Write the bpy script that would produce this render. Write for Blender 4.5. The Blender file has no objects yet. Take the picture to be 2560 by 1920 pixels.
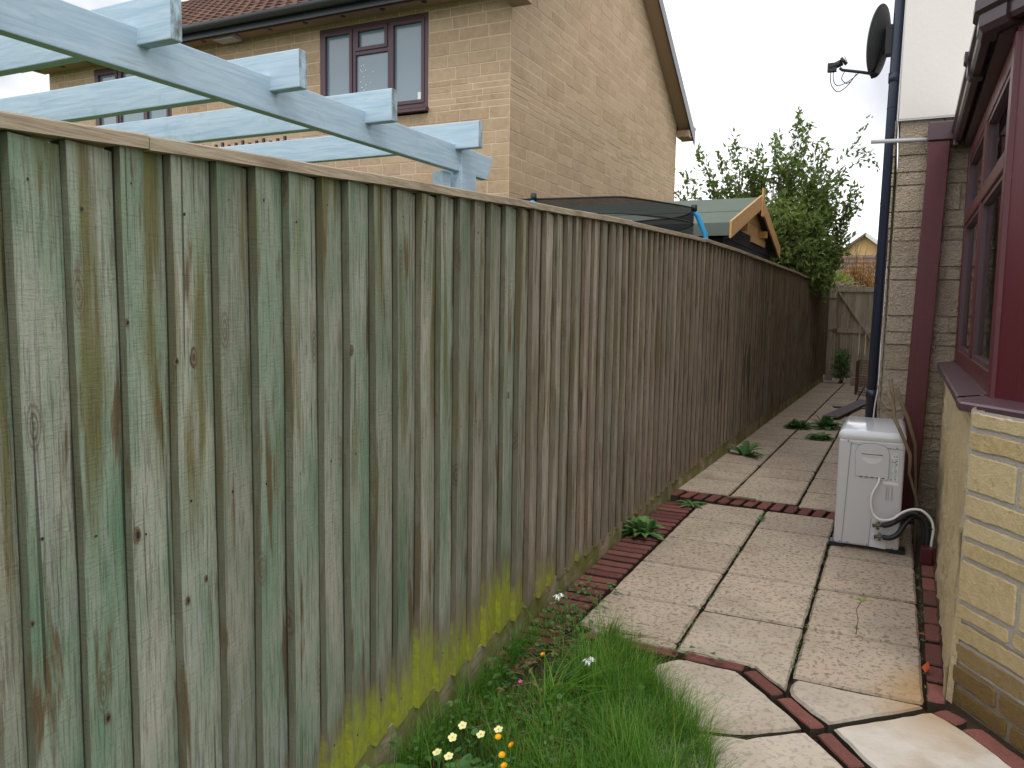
import bpy, math, random
from mathutils import Vector, Matrix, noise
R = random.Random(7)
SC = bpy.context.scene
COL = SC.collection
# ------------------------------------------------------------------ camera
cam = bpy.data.cameras.new('camera'); co = bpy.data.objects.new('camera', cam); COL.objects.link(co)
cam.sensor_width = 36.0; cam.lens = 36.0 * 1967 / 2560; cam.clip_end = 500; cam.clip_start = 0.02
MX = ((0.899, 0.056, -0.434), (0.437, -0.082, 0.896), (0.015, -0.995, -0.099))
cx = Vector((MX[0][0], MX[1][0], MX[2][0])).normalized()
cf = Vector((MX[0][2], MX[1][2], MX[2][2])).normalized()
cx = (cx - cf * cx.dot(cf)).normalized(); cu = cx.cross(cf)
co.matrix_world = Matrix(((cx.x, cu.x, -cf.x, 0), (cx.y, cu.y, -cf.y, 0), (cx.z, cu.z, -cf.z, 1.25), (0, 0, 0, 1)))
SC.camera = co
# ------------------------------------------------------------------ sky and sun
SUN_EL, SUN_AZ = math.radians(55), math.radians(150)
w = bpy.data.worlds.new('World'); SC.world = w; w.use_nodes = True
nt = w.node_tree; nt.nodes.clear()
N = nt.nodes.new; L = nt.links.new
out = N('ShaderNodeOutputWorld'); bg = N('ShaderNodeBackground'); bg.inputs[1].default_value = 0.1
sky = N('ShaderNodeTexSky'); sky.sky_type = 'NISHITA'; sky.sun_disc = False
sky.sun_elevation = SUN_EL; sky.sun_rotation = SUN_AZ
tc = N('ShaderNodeTexCoord'); nz = N('ShaderNodeTexNoise'); nz.inputs['Scale'].default_value = 2.6
nz.inputs['Detail'].default_value = 5; nz.inputs['Roughness'].default_value = 0.5
L(tc.outputs['Generated'], nz.inputs['Vector'])
cr = N('ShaderNodeValToRGB')
cr.color_ramp.elements[0].position = 0.33; cr.color_ramp.elements[0].color = (6.1, 6.25, 6.7, 1)
cr.color_ramp.elements[1].position = 0.46; cr.color_ramp.elements[1].color = (12.6, 12.6, 13.0, 1)
L(nz.outputs['Fac'], cr.inputs[0])
mx = N('ShaderNodeMixRGB'); mx.inputs[0].default_value = 0.93
L(sky.outputs[0], mx.inputs[1]); L(cr.outputs[0], mx.inputs[2]); L(mx.outputs[0], bg.inputs[0]); L(bg.outputs[0], out.inputs[0])
sl = bpy.data.lights.new('sun', 'SUN'); sl.energy = 0.8; sl.angle = math.radians(14); sl.color = (1, 0.96, 0.9)
so = bpy.data.objects.new('sun', sl); COL.objects.link(so)
sd = Vector((math.sin(SUN_AZ) * math.cos(SUN_EL), math.cos(SUN_AZ) * math.cos(SUN_EL), math.sin(SUN_EL)))
so.rotation_euler = sd.to_track_quat('Z', 'Y').to_euler()
vs = SC.view_settings; vs.view_transform = 'Standard'; vs.look = 'None'; vs.gamma = 1; vs.exposure = 0.45

# ------------------------------------------------------------------ helpers
def V(*a): return Vector(a)
def lerp(a, b, t): return a + (b - a) * t
def interp(x, xs, ys):
    if x <= xs[0]: return ys[0] + (ys[1] - ys[0]) * (x - xs[0]) / (xs[1] - xs[0])
    for i in range(len(xs) - 1):
        if x <= xs[i + 1]: return lerp(ys[i], ys[i + 1], (x - xs[i]) / (xs[i + 1] - xs[i]))
    return ys[-1]

class MB:
    def __init__(s): s.v = []; s.f = []; s.m = []; s.c = []; s.uv = []; s.sm = []
    def face(s, pts, mat=0, col=(0, 0, 0, 1), uv=None, smooth=False):
        n = len(s.v); s.v += [tuple(p) for p in pts]; s.f.append(tuple(range(n, n + len(pts))))
        s.m.append(mat); s.c.append(col); s.sm.append(smooth)
        s.uv += (uv if uv else [(0, 0)] * len(pts))
    def hexa(s, b, t, mat=0, col=(0, 0, 0, 1)):
        """b, t: 4 bottom and 4 top corners, counter-clockwise seen from above"""
        s.face([b[3], b[2], b[1], b[0]], mat, col); s.face(t, mat, col)
        for i in range(4):
            j = (i + 1) % 4; s.face([b[i], b[j], t[j], t[i]], mat, col)
    def box(s, a, b, mat=0, col=(0, 0, 0, 1), M=None):
        x0, y0, z0 = a; x1, y1, z1 = b
        B = [V(x0, y0, z0), V(x1, y0, z0), V(x1, y1, z0), V(x0, y1, z0)]; T = [V(p.x, p.y, z1) for p in B]
        if M: B = [M @ p for p in B]; T = [M @ p for p in T]
        s.hexa(B, T, mat, col)
    def prism(s, poly, z0, z1, mat=0, col=(0, 0, 0, 1), inset=0.0, ih=0.0, side=None):
        n = len(poly); cxx = sum(p[0] for p in poly) / n; cyy = sum(p[1] for p in poly) / n
        if inset:
            top = []
            for p in poly:
                d = V(cxx - p[0], cyy - p[1], 0); l = d.length or 1
                top.append(V(p[0] + d.x / l * inset * 1.4, p[1] + d.y / l * inset * 1.4, z1))
            rim = [V(p[0], p[1], z1 - ih) for p in poly]
        else: top = rim = [V(p[0], p[1], z1) for p in poly]
        bot = [V(p[0], p[1], z0) for p in poly]
        s.face(top, mat, col); s.face(bot[::-1], mat, col)
        for i in range(n):
            j = (i + 1) % n
            s.face([bot[i], bot[j], rim[j], rim[i]], mat, side or col)
            if inset: s.face([rim[i], rim[j], top[j], top[i]], mat, (col[0], col[1], .3, 1) if side else col)
    def beam(s, p, q, wx, hz, up=V(0, 0, 1), mat=0, col=(0, 0, 0, 1)):
        p = V(*p); q = V(*q); d = (q - p).normalized(); sx = d.cross(up).normalized(); u = sx.cross(d)
        A = [p - sx * wx / 2 - u * hz / 2, p + sx * wx / 2 - u * hz / 2, p + sx * wx / 2 + u * hz / 2, p - sx * wx / 2 + u * hz / 2]
        B = [a + (q - p) for a in A]
        s.face(A[::1], mat, col); s.face(B[::-1], mat, col)
        for i in range(4):
            j = (i + 1) % 4; s.face([A[j], A[i], B[i], B[j]], mat, col)
    def tube(s, pts, r, n=10, mat=0, col=(0, 0, 0, 1), cap=True, rs=None):
        pts = [V(*p) for p in pts]; rings = []; a0 = None
        for i, p in enumerate(pts):
            d = (pts[min(i + 1, len(pts) - 1)] - pts[max(i - 1, 0)]).normalized()
            if a0 is None: a0 = d.orthogonal().normalized()
            a0 = (a0 - d * a0.dot(d)).normalized(); b = d.cross(a0); rr = rs[i] if rs else r
            rings.append([p + a0 * math.cos(2 * math.pi * k / n) * rr + b * math.sin(2 * math.pi * k / n) * rr for k in range(n)])
        for i in range(len(rings) - 1):
            for k in range(n):
                j = (k + 1) % n
                s.face([rings[i][k], rings[i][j], rings[i + 1][j], rings[i + 1][k]], mat, col, None, True)
        if cap: s.face(rings[0][::-1], mat, col); s.face(rings[-1], mat, col)
    def build(s, name, mats, parent=None, weld=True, bevel=0):
        me = bpy.data.meshes.new(name); me.from_pydata(s.v, [], s.f)
        if not isinstance(mats, (list, tuple)): mats = [mats]
        for m in mats: me.materials.append(m)
        me.polygons.foreach_set('material_index', s.m); me.polygons.foreach_set('use_smooth', s.sm)
        ca = me.attributes.new('tint', 'FLOAT_COLOR', 'FACE'); ca.data.foreach_set('color', [x for c in s.c for x in (tuple(c) + (1,))[:4]])
        uvl = me.uv_layers.new(name='UVMap'); uvl.data.foreach_set('uv', [x for u in s.uv for x in u])
        if weld:
            import bmesh
            bm = bmesh.new(); bm.from_mesh(me); bmesh.ops.remove_doubles(bm, verts=bm.verts, dist=1e-5); bm.to_mesh(me); bm.free()
        o = bpy.data.objects.new(name, me); COL.objects.link(o)
        if parent: o.parent = parent; o.matrix_parent_inverse = Matrix.Translation(-parent.location)
        if bevel:
            b = o.modifiers.new('bevel', 'BEVEL'); b.width = bevel; b.segments = 2; b.limit_method = 'ANGLE'; b.angle_limit = math.radians(40)
        return o
def tag(o, label=None, cat=None, group=None, kind=None):
    if label: o['label'] = label
    if cat: o['category'] = cat
    if group: o['group'] = group
    if kind: o['kind'] = kind
    return o
def empty(name, loc, label, cat, group=None):
    o = bpy.data.objects.new(name, None); o.empty_display_size = 0.1; COL.objects.link(o); o.location = loc
    return tag(o, label, cat, group)

# ------------------------------------------------------------------ materials
class NB:
    def __init__(s, name, rough=0.8, spec=0.3):
        s.m = bpy.data.materials.new(name); s.m.use_nodes = True; s.t = s.m.node_tree; s.p = s.t.nodes['Principled BSDF']
        s.p.inputs['Roughness'].default_value = rough; s.p.inputs['Specular IOR Level'].default_value = spec
    def n(s, typ, **k):
        x = s.t.nodes.new(typ)
        for a, b in k.items(): setattr(x, a, b)
        return x
    def l(s, a, b): s.t.links.new(a, b)
    def pos(s, scale=(1, 1, 1), src='OBJ', off=None):
        if src == 'UV': o = s.n('ShaderNodeTexCoord').outputs['UV']
        else: o = s.n('ShaderNodeTexCoord').outputs['Object']
        if off is not None:
            va = s.n('ShaderNodeVectorMath', operation='ADD'); s.l(o, va.inputs[0]); s.l(off, va.inputs[1]); o = va.outputs[0]
        mp = s.n('ShaderNodeMapping'); mp.inputs['Scale'].default_value = scale; s.l(o, mp.inputs[0]); return mp.outputs[0]
    def noise(s, vec, sc=5, det=4, ro=0.55, dist=0):
        x = s.n('ShaderNodeTexNoise'); x.inputs['Scale'].default_value = sc; x.inputs['Detail'].default_value = det
        x.inputs['Roughness'].default_value = ro; x.inputs['Distortion'].default_value = dist; s.l(vec, x.inputs['Vector']); return x.outputs['Fac']
    def ramp(s, fac, a, b, ca=(0, 0, 0, 1), cb=(1, 1, 1, 1)):
        r = s.n('ShaderNodeValToRGB'); e = r.color_ramp.elements; e[0].position = a; e[1].position = b
        e[0].color = tuple(ca) + (1,) * (4 - len(ca)); e[1].color = tuple(cb) + (1,) * (4 - len(cb)); s.l(fac, r.inputs[0]); return r.outputs[0]
    def mix(s, f, a, b, mode='MIX'):
        x = s.n('ShaderNodeMixRGB', blend_type=mode)
        for i, v in ((0, f), (1, a), (2, b)):
            if hasattr(v, 'links'): s.l(v, x.inputs[i])
            elif i == 0: x.inputs[0].default_value = v
            else: x.inputs[i].default_value = tuple(v) + (1,) * (4 - len(v))
        return x.outputs[0]
    def math(s, op, a, b=0.0, c=None):
        x = s.n('ShaderNodeMath', operation=op)
        for i, v in ((0, a), (1, b), (2, c)):
            if v is None: continue
            if hasattr(v, 'links'): s.l(v, x.inputs[i])
            else: x.inputs[i].default_value = v
        return x.outputs[0]
    def attr(s):
        a = s.n('ShaderNodeAttribute', attribute_name='tint'); sp = s.n('ShaderNodeSeparateColor'); s.l(a.outputs['Color'], sp.inputs[0])
        return a.outputs['Color'], sp.outputs[0], sp.outputs[1], sp.outputs[2]
    def bump(s, h, st=0.4, d=0.01):
        b = s.n('ShaderNodeBump'); b.inputs['Strength'].default_value = st; b.inputs['Distance'].default_value = d
        s.l(h, b.inputs['Height']); s.l(b.outputs[0], s.p.inputs['Normal'])
    def col(s, c):
        if hasattr(c, 'links'): s.l(c, s.p.inputs['Base Color'])
        else: s.p.inputs['Base Color'].default_value = tuple(c) + (1,) * (4 - len(c))
        return s.m

def m_plain(name, c, rough=0.6, spec=0.3, var=0.12, sc=6, bump=0.0, metal=0):
    b = NB(name, rough, spec); f = b.noise(b.pos(), sc, 5, .6)
    b.col(b.mix(f, [x * (1 - var) for x in c], [min(1, x * (1 + var)) for x in c])); b.p.inputs['Metallic'].default_value = metal
    if bump: b.bump(b.noise(b.pos(), sc * 14, 4, .7), bump, .004)
    return b.m
def m_fence():
    b = NB('weathered_fence_timber', .85, .2)
    tint, r, g, al = b.attr()
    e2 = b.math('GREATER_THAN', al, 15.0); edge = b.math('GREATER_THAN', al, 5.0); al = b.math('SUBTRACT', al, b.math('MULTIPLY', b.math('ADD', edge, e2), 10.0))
    off = b.n('ShaderNodeCombineXYZ'); b.l(b.math('MULTIPLY', r, 37.0), off.inputs[0]); b.l(b.math('MULTIPLY', r, 91.0), off.inputs[1])
    P = lambda sc: b.pos(sc, 'UV', off.outputs[0])
    grain = b.noise(P((1, .045, 1)), 170, 5, .65, .6)
    grain2 = b.noise(P((1, .09, 1)), 42, 4, .6, 1.2)
    patch = b.noise(P((1, .3, 1)), 7, 4, .6)
    patch2 = b.noise(P((1, .22, 1)), 11, 3, .6, .5)
    green = b.mix(b.ramp(patch, .35, .68), (.130, .235, .150), (.345, .36, .295))
    brown = b.mix(b.ramp(patch, .3, .7), (.285, .225, .172), (.50, .42, .345))
    base = b.mix(g, brown, green); base = b.mix(.45, base, b.mix(r, [.58, .56, .52], [1.3, 1.3, 1.28]), 'MULTIPLY')
    base = b.mix(b.math('MULTIPLY', b.ramp(patch2, .56, .70), .45), base, (.38, .36, .36))       # silvered patches
    st = b.noise(P((1, .10, 1)), 21, 4, .6, .3)
    base = b.mix(b.math('MULTIPLY', b.ramp(st, .585, .655), .85), base, (.125, .066, .022))          # rusty tannin streaks
    st2 = b.noise(P((1, .07, 1)), 15, 3, .5)
    sepz = b.n('ShaderNodeSeparateXYZ'); b.l(b.n('ShaderNodeTexCoord').outputs['UV'], sepz.inputs[0])
    z = sepz.outputs[1]
    topm = b.ramp(b.math('ADD', z, b.math('MULTIPLY', b.math('SUBTRACT', patch, .5), .9)), .75, 1.45)
    base = b.mix(b.math('MULTIPLY', b.math('MULTIPLY', b.ramp(st2, .53, .63), topm), .78), base, (.13, .11, .02))   # olive stains from the top
    base = b.mix(b.math('MULTIPLY', b.ramp(z, 1.36, 1.56), .45), base, (.12, .10, .06))
    base = b.mix(b.math('MULTIPLY', b.ramp(grain, .50, .60), .50), base, (.085, .075, .052))
    base = b.mix(b.math('MULTIPLY', b.ramp(grain2, .55, .75), .36), base, (.10, .085, .06))
    rot = b.pos((.11, 1, 1), 'UV', off.outputs[0]); rot.node.inputs['Rotation'].default_value = (0, 0, .10)
    saw = b.noise(rot, 210, 4, .75, .3)
    base = b.mix(b.math('MULTIPLY', b.ramp(saw, .56, .68), .26), base, (.085, .08, .06))
    pits = b.noise(P((1, .28, 1)), 330, 3, .7)
    base = b.mix(b.math('MULTIPLY', b.ramp(pits, .60, .70), .55), base, (.06, .055, .04))
    base = b.mix(b.math('MULTIPLY', edge, .75), base, b.mix(g, (.12, .088, .057), (.098, .094, .06)))
    base = b.mix(b.math('MULTIPLY', e2, .85), base, (.02, .018, .012))  # shadow line in the gaps between boards, painted in as near-black
    spl = b.noise(P((1, .02, 1)), 60, 2, .5)
    base = b.mix(b.math('MULTIPLY', b.ramp(spl, .655, .675), .7), base, (.03, .025, .018))
    # knots
    vo = b.n('ShaderNodeTexVoronoi'); vo.voronoi_dimensions = '2D'; vo.inputs['Scale'].default_value = 7.5; b.l(P((1, .36, 1)), vo.inputs['Vector'])
    kd = b.math('ADD', vo.outputs['Distance'], b.math('MULTIPLY', b.math('SUBTRACT', grain2, .5), .06))
    ring = b.math('SINE', b.math('MULTIPLY', kd, 150)); ksel = b.n('ShaderNodeSeparateColor'); b.l(vo.outputs['Color'], ksel.inputs[0]); km = b.math('MULTIPLY', b.ramp(kd, .07, .15, (1, 1, 1), (0, 0, 0)), b.math('GREATER_THAN', ksel.outputs[0], .55))
    base = b.mix(b.math('MULTIPLY', km, b.math('MULTIPLY_ADD', ring, .28, .42)), base, b.mix(ksel.outputs[1], (.15, .10, .055), (.05, .035, .022)))
    # algae
    an = b.noise(P((1, .16, 1)), 26, 4, .6)
    ah = b.math('ADD', z, b.math('MULTIPLY', b.math('SUBTRACT', an, .5), .42))
    base = b.mix(b.math('MULTIPLY', b.math('MINIMUM', b.math('MAXIMUM', b.math('MULTIPLY', b.math('SUBTRACT', b.math('ADD', al, .07), ah), 12.0), 0.0), b.math('GREATER_THAN', al, .05)), .55), base, (.17, .13, .09))
    am = b.math('MULTIPLY', b.math('SUBTRACT', al, ah), 8.0); am = b.n_clamp(am) if hasattr(b, 'n_clamp') else b.math('MINIMUM', b.math('MAXIMUM', am, 0.0), 1.0)
    am2 = b.noise(b.pos((1, .6, 1), 'UV', off.outputs[0]), 55, 4, .7)
    base = b.mix(b.math('MULTIPLY', am, b.ramp(am2, .25, .60, (.45, .45, .45), (.93, .93, .93))), base, b.mix(am2, (.20, .22, .012), (.42, .47, .03)))
    b.col(base)
    h = b.math('ADD', b.math('MULTIPLY', grain, .8), b.math('MULTIPLY', saw, .5)); b.bump(h, .8, .005)
    return b.m
def m_rail():
    b = NB('weathered_softwood', .85, .2); tint, r, g, al = b.attr()
    v = b.pos((30, 1.2, 30)); gr = b.noise(v, 5, 5, .6, .8)
    pt = b.noise(b.pos(), 5, 4, .6)
    c = b.mix(b.ramp(gr, .38, .66), (.40, .335, .245), (.25, .195, .135))
    c = b.mix(b.math('MULTIPLY', b.ramp(pt, .5, .7), .5), c, (.12, .09, .05))
    c = b.mix(b.math('MULTIPLY', al, b.ramp(pt, .35, .55)), c, (.13, .15, .02))
    b.col(c); b.bump(gr, .5, .004); return b.m
def m_blue():
    b = NB('pale_blue_painted_timber', .55, .35); tint, r, g, al = b.attr()
    v = b.pos((1, 1, 1)); u = b.pos((14, 1.0, 14)); u2 = b.pos((1.0, 14, 14))
    gy = b.noise(u, 4, 5, .6, .6); gx = b.noise(u2, 4, 5, .6, .6); gr = b.mix(g, gy, gx)
    c = b.mix(b.ramp(gr, .35, .65), (.34, .47, .575), (.46, .585, .67))
    c = b.mix(b.math('MULTIPLY', b.ramp(gr, .64, .74), .5), c, (.17, .23, .24))
    gt = b.noise(v, 9, 5, .65)
    c = b.mix(b.math('MULTIPLY', b.ramp(gt, .60, .72), .3), c, (.22, .26, .22))
    # bare weathered end grain
    e = b.noise(b.pos((1, 1, .35)), 26, 5, .7)
    c = b.mix(b.math('MULTIPLY', al, b.ramp(e, .38, .62)), c, (.09, .095, .07))
    b.col(c); b.bump(gr, .35, .004); return b.m
def m_stone(name, ca, cb_, mort=(.30, .27, .22), bumpd=.012, sc=30, bst=.8, dark=(.09, .06, .035), damp=None):
    b = NB(name, .92, .15); tint, r, g, al = b.attr()
    pv = b.pos()
    f1 = b.noise(pv, 3.0, 4, .6); f2 = b.noise(pv, sc, 5, .7); f3 = b.noise(pv, sc * 4, 3, .7)
    c = b.mix(r, ca, cb_); c = b.mix(b.math('MULTIPLY', b.ramp(f2, .35, .7), .5), c, [x * 1.3 for x in cb_])
    c = b.mix(b.math('MULTIPLY', b.ramp(f1, .5, .75), .3), c, [x * .62 for x in ca])
    c = b.mix(b.math('MULTIPLY', b.ramp(b.noise(b.pos((1, 1, 1)), sc * .55, 5, .75), .62, .70), .6), c, dark)
    c = b.mix(g, c, mort)
    c = b.mix(al, c, b.mix(f2, (.20, .10, .012), (.035, .032, .012)))
    b.col(c); b.bump(b.math('ADD', f2, b.math('MULTIPLY', f3, .4)), bst, bumpd); return b.m
def m_paving():
    b = NB('riven_concrete_paving', .9, .15); tint, r, g, al = b.attr()
    off = b.n('ShaderNodeCombineXYZ'); b.l(b.math('MULTIPLY', r, 9.0), off.inputs[0])
    v = b.pos((1, 1, .2), off=off.outputs[0])
    n1 = b.noise(v, 4, 5, .6); n2 = b.noise(v, 50, 4, .65, .5); n3 = b.noise(v, 160, 3, .7)
    c = b.mix(b.ramp(n1, .3, .7), (.385, .308, .235), (.53, .45, .355))
    c = b.mix(b.math('MULTIPLY', r, .4), c, (.33, .265, .205))
    pit = b.math('MULTIPLY', b.ramp(n2, .53, .585), b.math('SUBTRACT', 1.0, g))
    c = b.mix(b.math('MULTIPLY', pit, .74), c, (.155, .13, .10))
    c = b.mix(b.math('MULTIPLY', g, b.ramp(n1, .2, .6)), c, (.60, .56, .50))
    # tea-coloured spill and pinkish wear
    sep = b.n('ShaderNodeSeparateXYZ'); b.l(b.pos(), sep.inputs[0])
    dx = b.math('SUBTRACT', sep.outputs[0], .17); dy = b.math('MULTIPLY', b.math('SUBTRACT', sep.outputs[1], 2.78), .55)
    d = b.math('SQRT', b.math('ADD', b.math('MULTIPLY', dx, dx), b.math('MULTIPLY', dy, dy)))
    d = b.math('ADD', d, b.math('MULTIPLY', b.math('SUBTRACT', n1, .5), .16))
    c = b.mix(b.ramp(d, .07, .20, (.72, .72, .72), (0, 0, 0)), c, (.37, .225, .085))
    far = b.ramp(b.math('ADD', sep.outputs[1], b.math('MULTIPLY', n1, 3.0)), .6, .8)
    c = b.mix(b.math('MULTIPLY', b.ramp(n1, .55, .75), .45), c, (.42, .27, .20))
    c = b.mix(b.math('MULTIPLY', b.ramp(b.noise(v, 1.6, 4, .6), .56, .72), .35), c, (.16, .15, .10))
    c = b.mix(al, c, (.05, .042, .03))
    b.col(c); b.bump(b.math('ADD', b.math('MULTIPLY', n2, -.8), b.math('MULTIPLY', n3, .35)), .6, .006); return b.m
def m_brick():
    b = NB('red_edging_brick', .9, .15); tint, r, g, al = b.attr(); v = b.pos()
    n1 = b.noise(v, 22, 5, .6); n2 = b.noise(v, 120, 3, .7)
    c = b.mix(r, (.125, .047, .042), (.215, .085, .068)); c = b.mix(b.math('MULTIPLY', b.ramp(n1, .5, .7), .5), c, (.11, .06, .05))
    c = b.mix(b.math('MULTIPLY', b.ramp(n2, .6, .7), .35), c, (.36, .25, .21)); c = b.mix(al, c, (.045, .03, .022))
    b.col(c); b.bump(b.math('ADD', n1, n2), .6, .005); return b.m
def m_leaf(name, ca, cb_, tr=.35, rough=.5):
    b = NB(name, rough, .35); tint, r, g, al = b.attr()
    c = b.mix(r, ca, cb_); c = b.mix(g, c, (.30, .22, .05)); b.col(c)
    t = b.n('ShaderNodeBsdfTranslucent'); b.l(c, t.inputs[0]); ms = b.n('ShaderNodeMixShader'); ms.inputs[0].default_value = tr
    b.l(b.p.outputs[0], ms.inputs[1]); b.l(t.outputs[0], ms.inputs[2]); b.l(ms.outputs[0], b.t.nodes['Material Output'].inputs[0]); return b.m
def m_glass(name, col, tr, rough=.03):
    b = NB(name, rough, .5); t = b.n('ShaderNodeBsdfTransparent'); t.inputs[0].default_value = (.86, .9, .88, 1)
    b.p.inputs['Base Color'].default_value = tuple(col) + (1,)
    fr = b.n('ShaderNodeFresnel'); fr.inputs[0].default_value = 1.5
    gl = b.n('ShaderNodeBsdfGlossy'); gl.inputs['Roughness'].default_value = rough
    m1 = b.n('ShaderNodeMixShader'); m1.inputs[0].default_value = tr; b.l(b.p.outputs[0], m1.inputs[1]); b.l(t.outputs[0], m1.inputs[2])
    m2 = b.n('ShaderNodeMixShader'); b.l(fr.outputs[0], m2.inputs[0]); b.l(m1.outputs[0], m2.inputs[1]); b.l(gl.outputs[0], m2.inputs[2])
    b.l(m2.outputs[0], b.t.nodes['Material Output'].inputs[0]); return b.m
def m_pvc(name, ca, cb_, rough=.38):
    b = NB(name, rough, .45); g = b.noise(b.pos((18, 18, 1)), 6, 5, .6, .8)
    d = b.noise(b.pos(), 30, 5, .75)
    c = b.mix(g, ca, cb_); c = b.mix(b.math('MULTIPLY', b.ramp(d, .60, .75), .35), c, [min(1, x * 2.2 + .04) for x in cb_])
    b.col(c); return b.m
def m_soil():
    b = NB('soil', .95, .1); v = b.pos(); n1 = b.noise(v, 5, 6, .7); n2 = b.noise(v, 70, 4, .7)
    b.col(b.mix(n2, b.mix(n1, (.025, .018, .012), (.06, .043, .03)), (.09, .065, .045))); b.bump(n2, .9, .012); return b.m
def m_net():
    b = NB('black_netting', .8, .2); b.col((.012, .012, .014)); t = b.n('ShaderNodeBsdfTransparent'); tint, r, g, al = b.attr()
    ms = b.n('ShaderNodeMixShader'); b.l(r, ms.inputs[0]); b.l(b.p.outputs[0], ms.inputs[1]); b.l(t.outputs[0], ms.inputs[2])
    b.l(ms.outputs[0], b.t.nodes['Material Output'].inputs[0]); return b.m
def m_felt():
    b = NB('green_mineral_felt', .95, .1); v = b.pos(); n1 = b.noise(v, 300, 2, .7); n2 = b.noise(v, 3, 4, .6)
    b.col(b.mix(n1, b.mix(n2, (.085, .11, .09), (.125, .15, .125)), (.18, .21, .18))); return b.m
def m_tile():
    b = NB('concrete_roof_tile', .9, .15); tint, r, g, al = b.attr(); n1 = b.noise(b.pos(), 18, 5, .7)
    c = b.mix(r, (.085, .048, .036), (.145, .082, .06)); b.col(b.mix(b.math('MULTIPLY', b.ramp(n1, .5, .7), .5), c, (.08, .06, .05))); b.bump(n1, .5, .01); return b.m
F_M = m_fence(); RAIL = m_rail(); BLUE = m_blue(); PAV = m_paving(); BRK = m_brick(); SOIL = m_soil()
GABLE = m_stone('buff_reconstituted_stone', (.365, .262, .168), (.44, .33, .22), (.64, .50, .355), .008, 16, .7, (.20, .125, .075))
BUFF = m_stone('split_face_buff_stone', (.42, .34, .25), (.53, .44, .335), (.47, .405, .32), .045, 20, 1.0, (.13, .10, .07))
GOLD = m_stone('golden_tumbled_stone', (.44, .33, .16), (.56, .455, .27), (.45, .42, .385), .007, 34, 1.0, (.26, .17, .06))
WHITE = m_plain('white_render', (.63, .595, .56), .9, .1, .05, 3, .35)
MAR = m_pvc('rosewood_pvc', (.065, .009, .014), (.105, .017, .023))
MAR2 = m_pvc('dark_plum_pvc', (.060, .030, .038), (.090, .048, .058))
BROWN = m_pvc('dark_brown_pvc', (.030, .017, .022), (.055, .03, .036), .3)
NAVY = m_plain('dark_blue_pvc', (.022, .034, .065), .35, .5, .2, 8)
BLACK = m_plain('black_plastic', (.016, .018, .022), .4, .4)
GUT = m_plain('slate_grey_plastic', (.028, .033, .042), .35, .5)
GREYP = m_plain('grey_plastic', (.42, .43, .44), .5, .4)
ACW = m_plain('cream_painted_steel', (.56, .56, .58), .35, .5, .03, 3)
ACT = m_plain('glossy_white_steel', (.66, .68, .71), .10, .6, .03, 3)
LINE = m_plain('dark_grey_print', (.12, .12, .13), .6)
WHT = m_plain('white_plastic', (.75, .75, .75), .4, .4, .04)
STEEL = m_plain('tarnished_brass', (.16, .14, .11), .45, .5, .3, 40, 0, .6)
PANE = m_glass('reflecting_window_glass', (.17, .24, .29), 0.0, .08)
CGL = m_glass('clear_window_glass', (.05, .06, .06), .93)
POLY = m_plain('polycarbonate_sheet', (.6, .62, .62), .3, .4); 
TILE = m_tile(); FELT = m_felt()
PINE = m_plain('fresh_pine', (.60, .36, .15), .6, .3, .22, 9)
SHED = m_plain('dark_stained_cladding', (.032, .030, .040), .8, .2, .35, 9, .4)
NET = m_net(); FOAM = m_plain('sky_blue_foam', (.03, .30, .62), .5, .3)
SOFF = m_plain('timber_soffit', (.33, .235, .155), .7, .2)
BARK = m_plain('brown_bark', (.13, .10, .07), .9, .1, .35, 30, .8)
STICK = m_plain('dead_stem', (.20, .155, .10), .85, .1, .3, 25, .5)
RUST = m_plain('rusty_wire', (.16, .085, .06), .8, .2, .3, 20)
PLANK = m_plain('weathered_plum_board', (.105, .082, .092), .7, .25, .2, 9)
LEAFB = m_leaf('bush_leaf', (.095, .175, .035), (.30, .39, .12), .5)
LEAFW = m_leaf('weed_leaf', (.07, .18, .05), (.17, .32, .10))
IVY = m_leaf('ground_leaf', (.05, .15, .04), (.13, .27, .08), .35)
GRS = m_leaf('grass_blade', (.045, .150, .012), (.15, .34, .035), .42)
LIME = m_leaf('lime_leaf', (.16, .25, .02), (.26, .36, .05), .45)
ORNG = m_leaf('orange_leaf', (.30, .12, .02), (.36, .21, .04), .4)
YEL = m_plain('orange_petal', (.85, .42, .01), .6, .2); PALE = m_plain('pale_yellow_petal', (.80, .80, .38), .6, .2)
WPET = m_plain('white_petal', (.82, .84, .80), .6, .2); PINKP = m_plain('pink_petal', (.6, .1, .3), .6)
FAROOF = m_plain('far_roof_tile', (.15, .105, .085), .9, .1, .25, 4); FARW = m_plain('far_buff_wall', (.50, .33, .15), .9, .1, .12, 3)
FARC = m_plain('far_cream_wall', (.60, .48, .30), .9, .1, .1, 3)

# ------------------------------------------------------------------ ground
def noisy_sheet(name, x0, x1, y0, y1, z, nx, ny, mat, amp=0, fr=3):
    b = MB()
    P = lambda i, j: V(lerp(x0, x1, i / nx), lerp(y0, y1, j / ny), 0)
    H = lambda p: V(p.x, p.y, z + amp * noise.noise(p * fr))
    for i in range(nx):
        for j in range(ny): b.face([H(P(i, j)), H(P(i + 1, j)), H(P(i + 1, j + 1)), H(P(i, j + 1))], 0, smooth=True)
    return b.build(name, mat)
lawn_m = NB('far_lawn', .95, .1); _n = lawn_m.noise(lawn_m.pos(), 9, 6, .7); lawn_m.col(lawn_m.mix(_n, (.05, .09, .02), (.11, .15, .05)))
tag(noisy_sheet('ground', -250, 250, -60, 300, -.075, 4, 4, lawn_m.m), kind='structure')
tag(noisy_sheet('garden_soil', -1.4, 0.6, .2, 16.6, -.038, 60, 300, SOIL, .010, 9), kind='structure')

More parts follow.
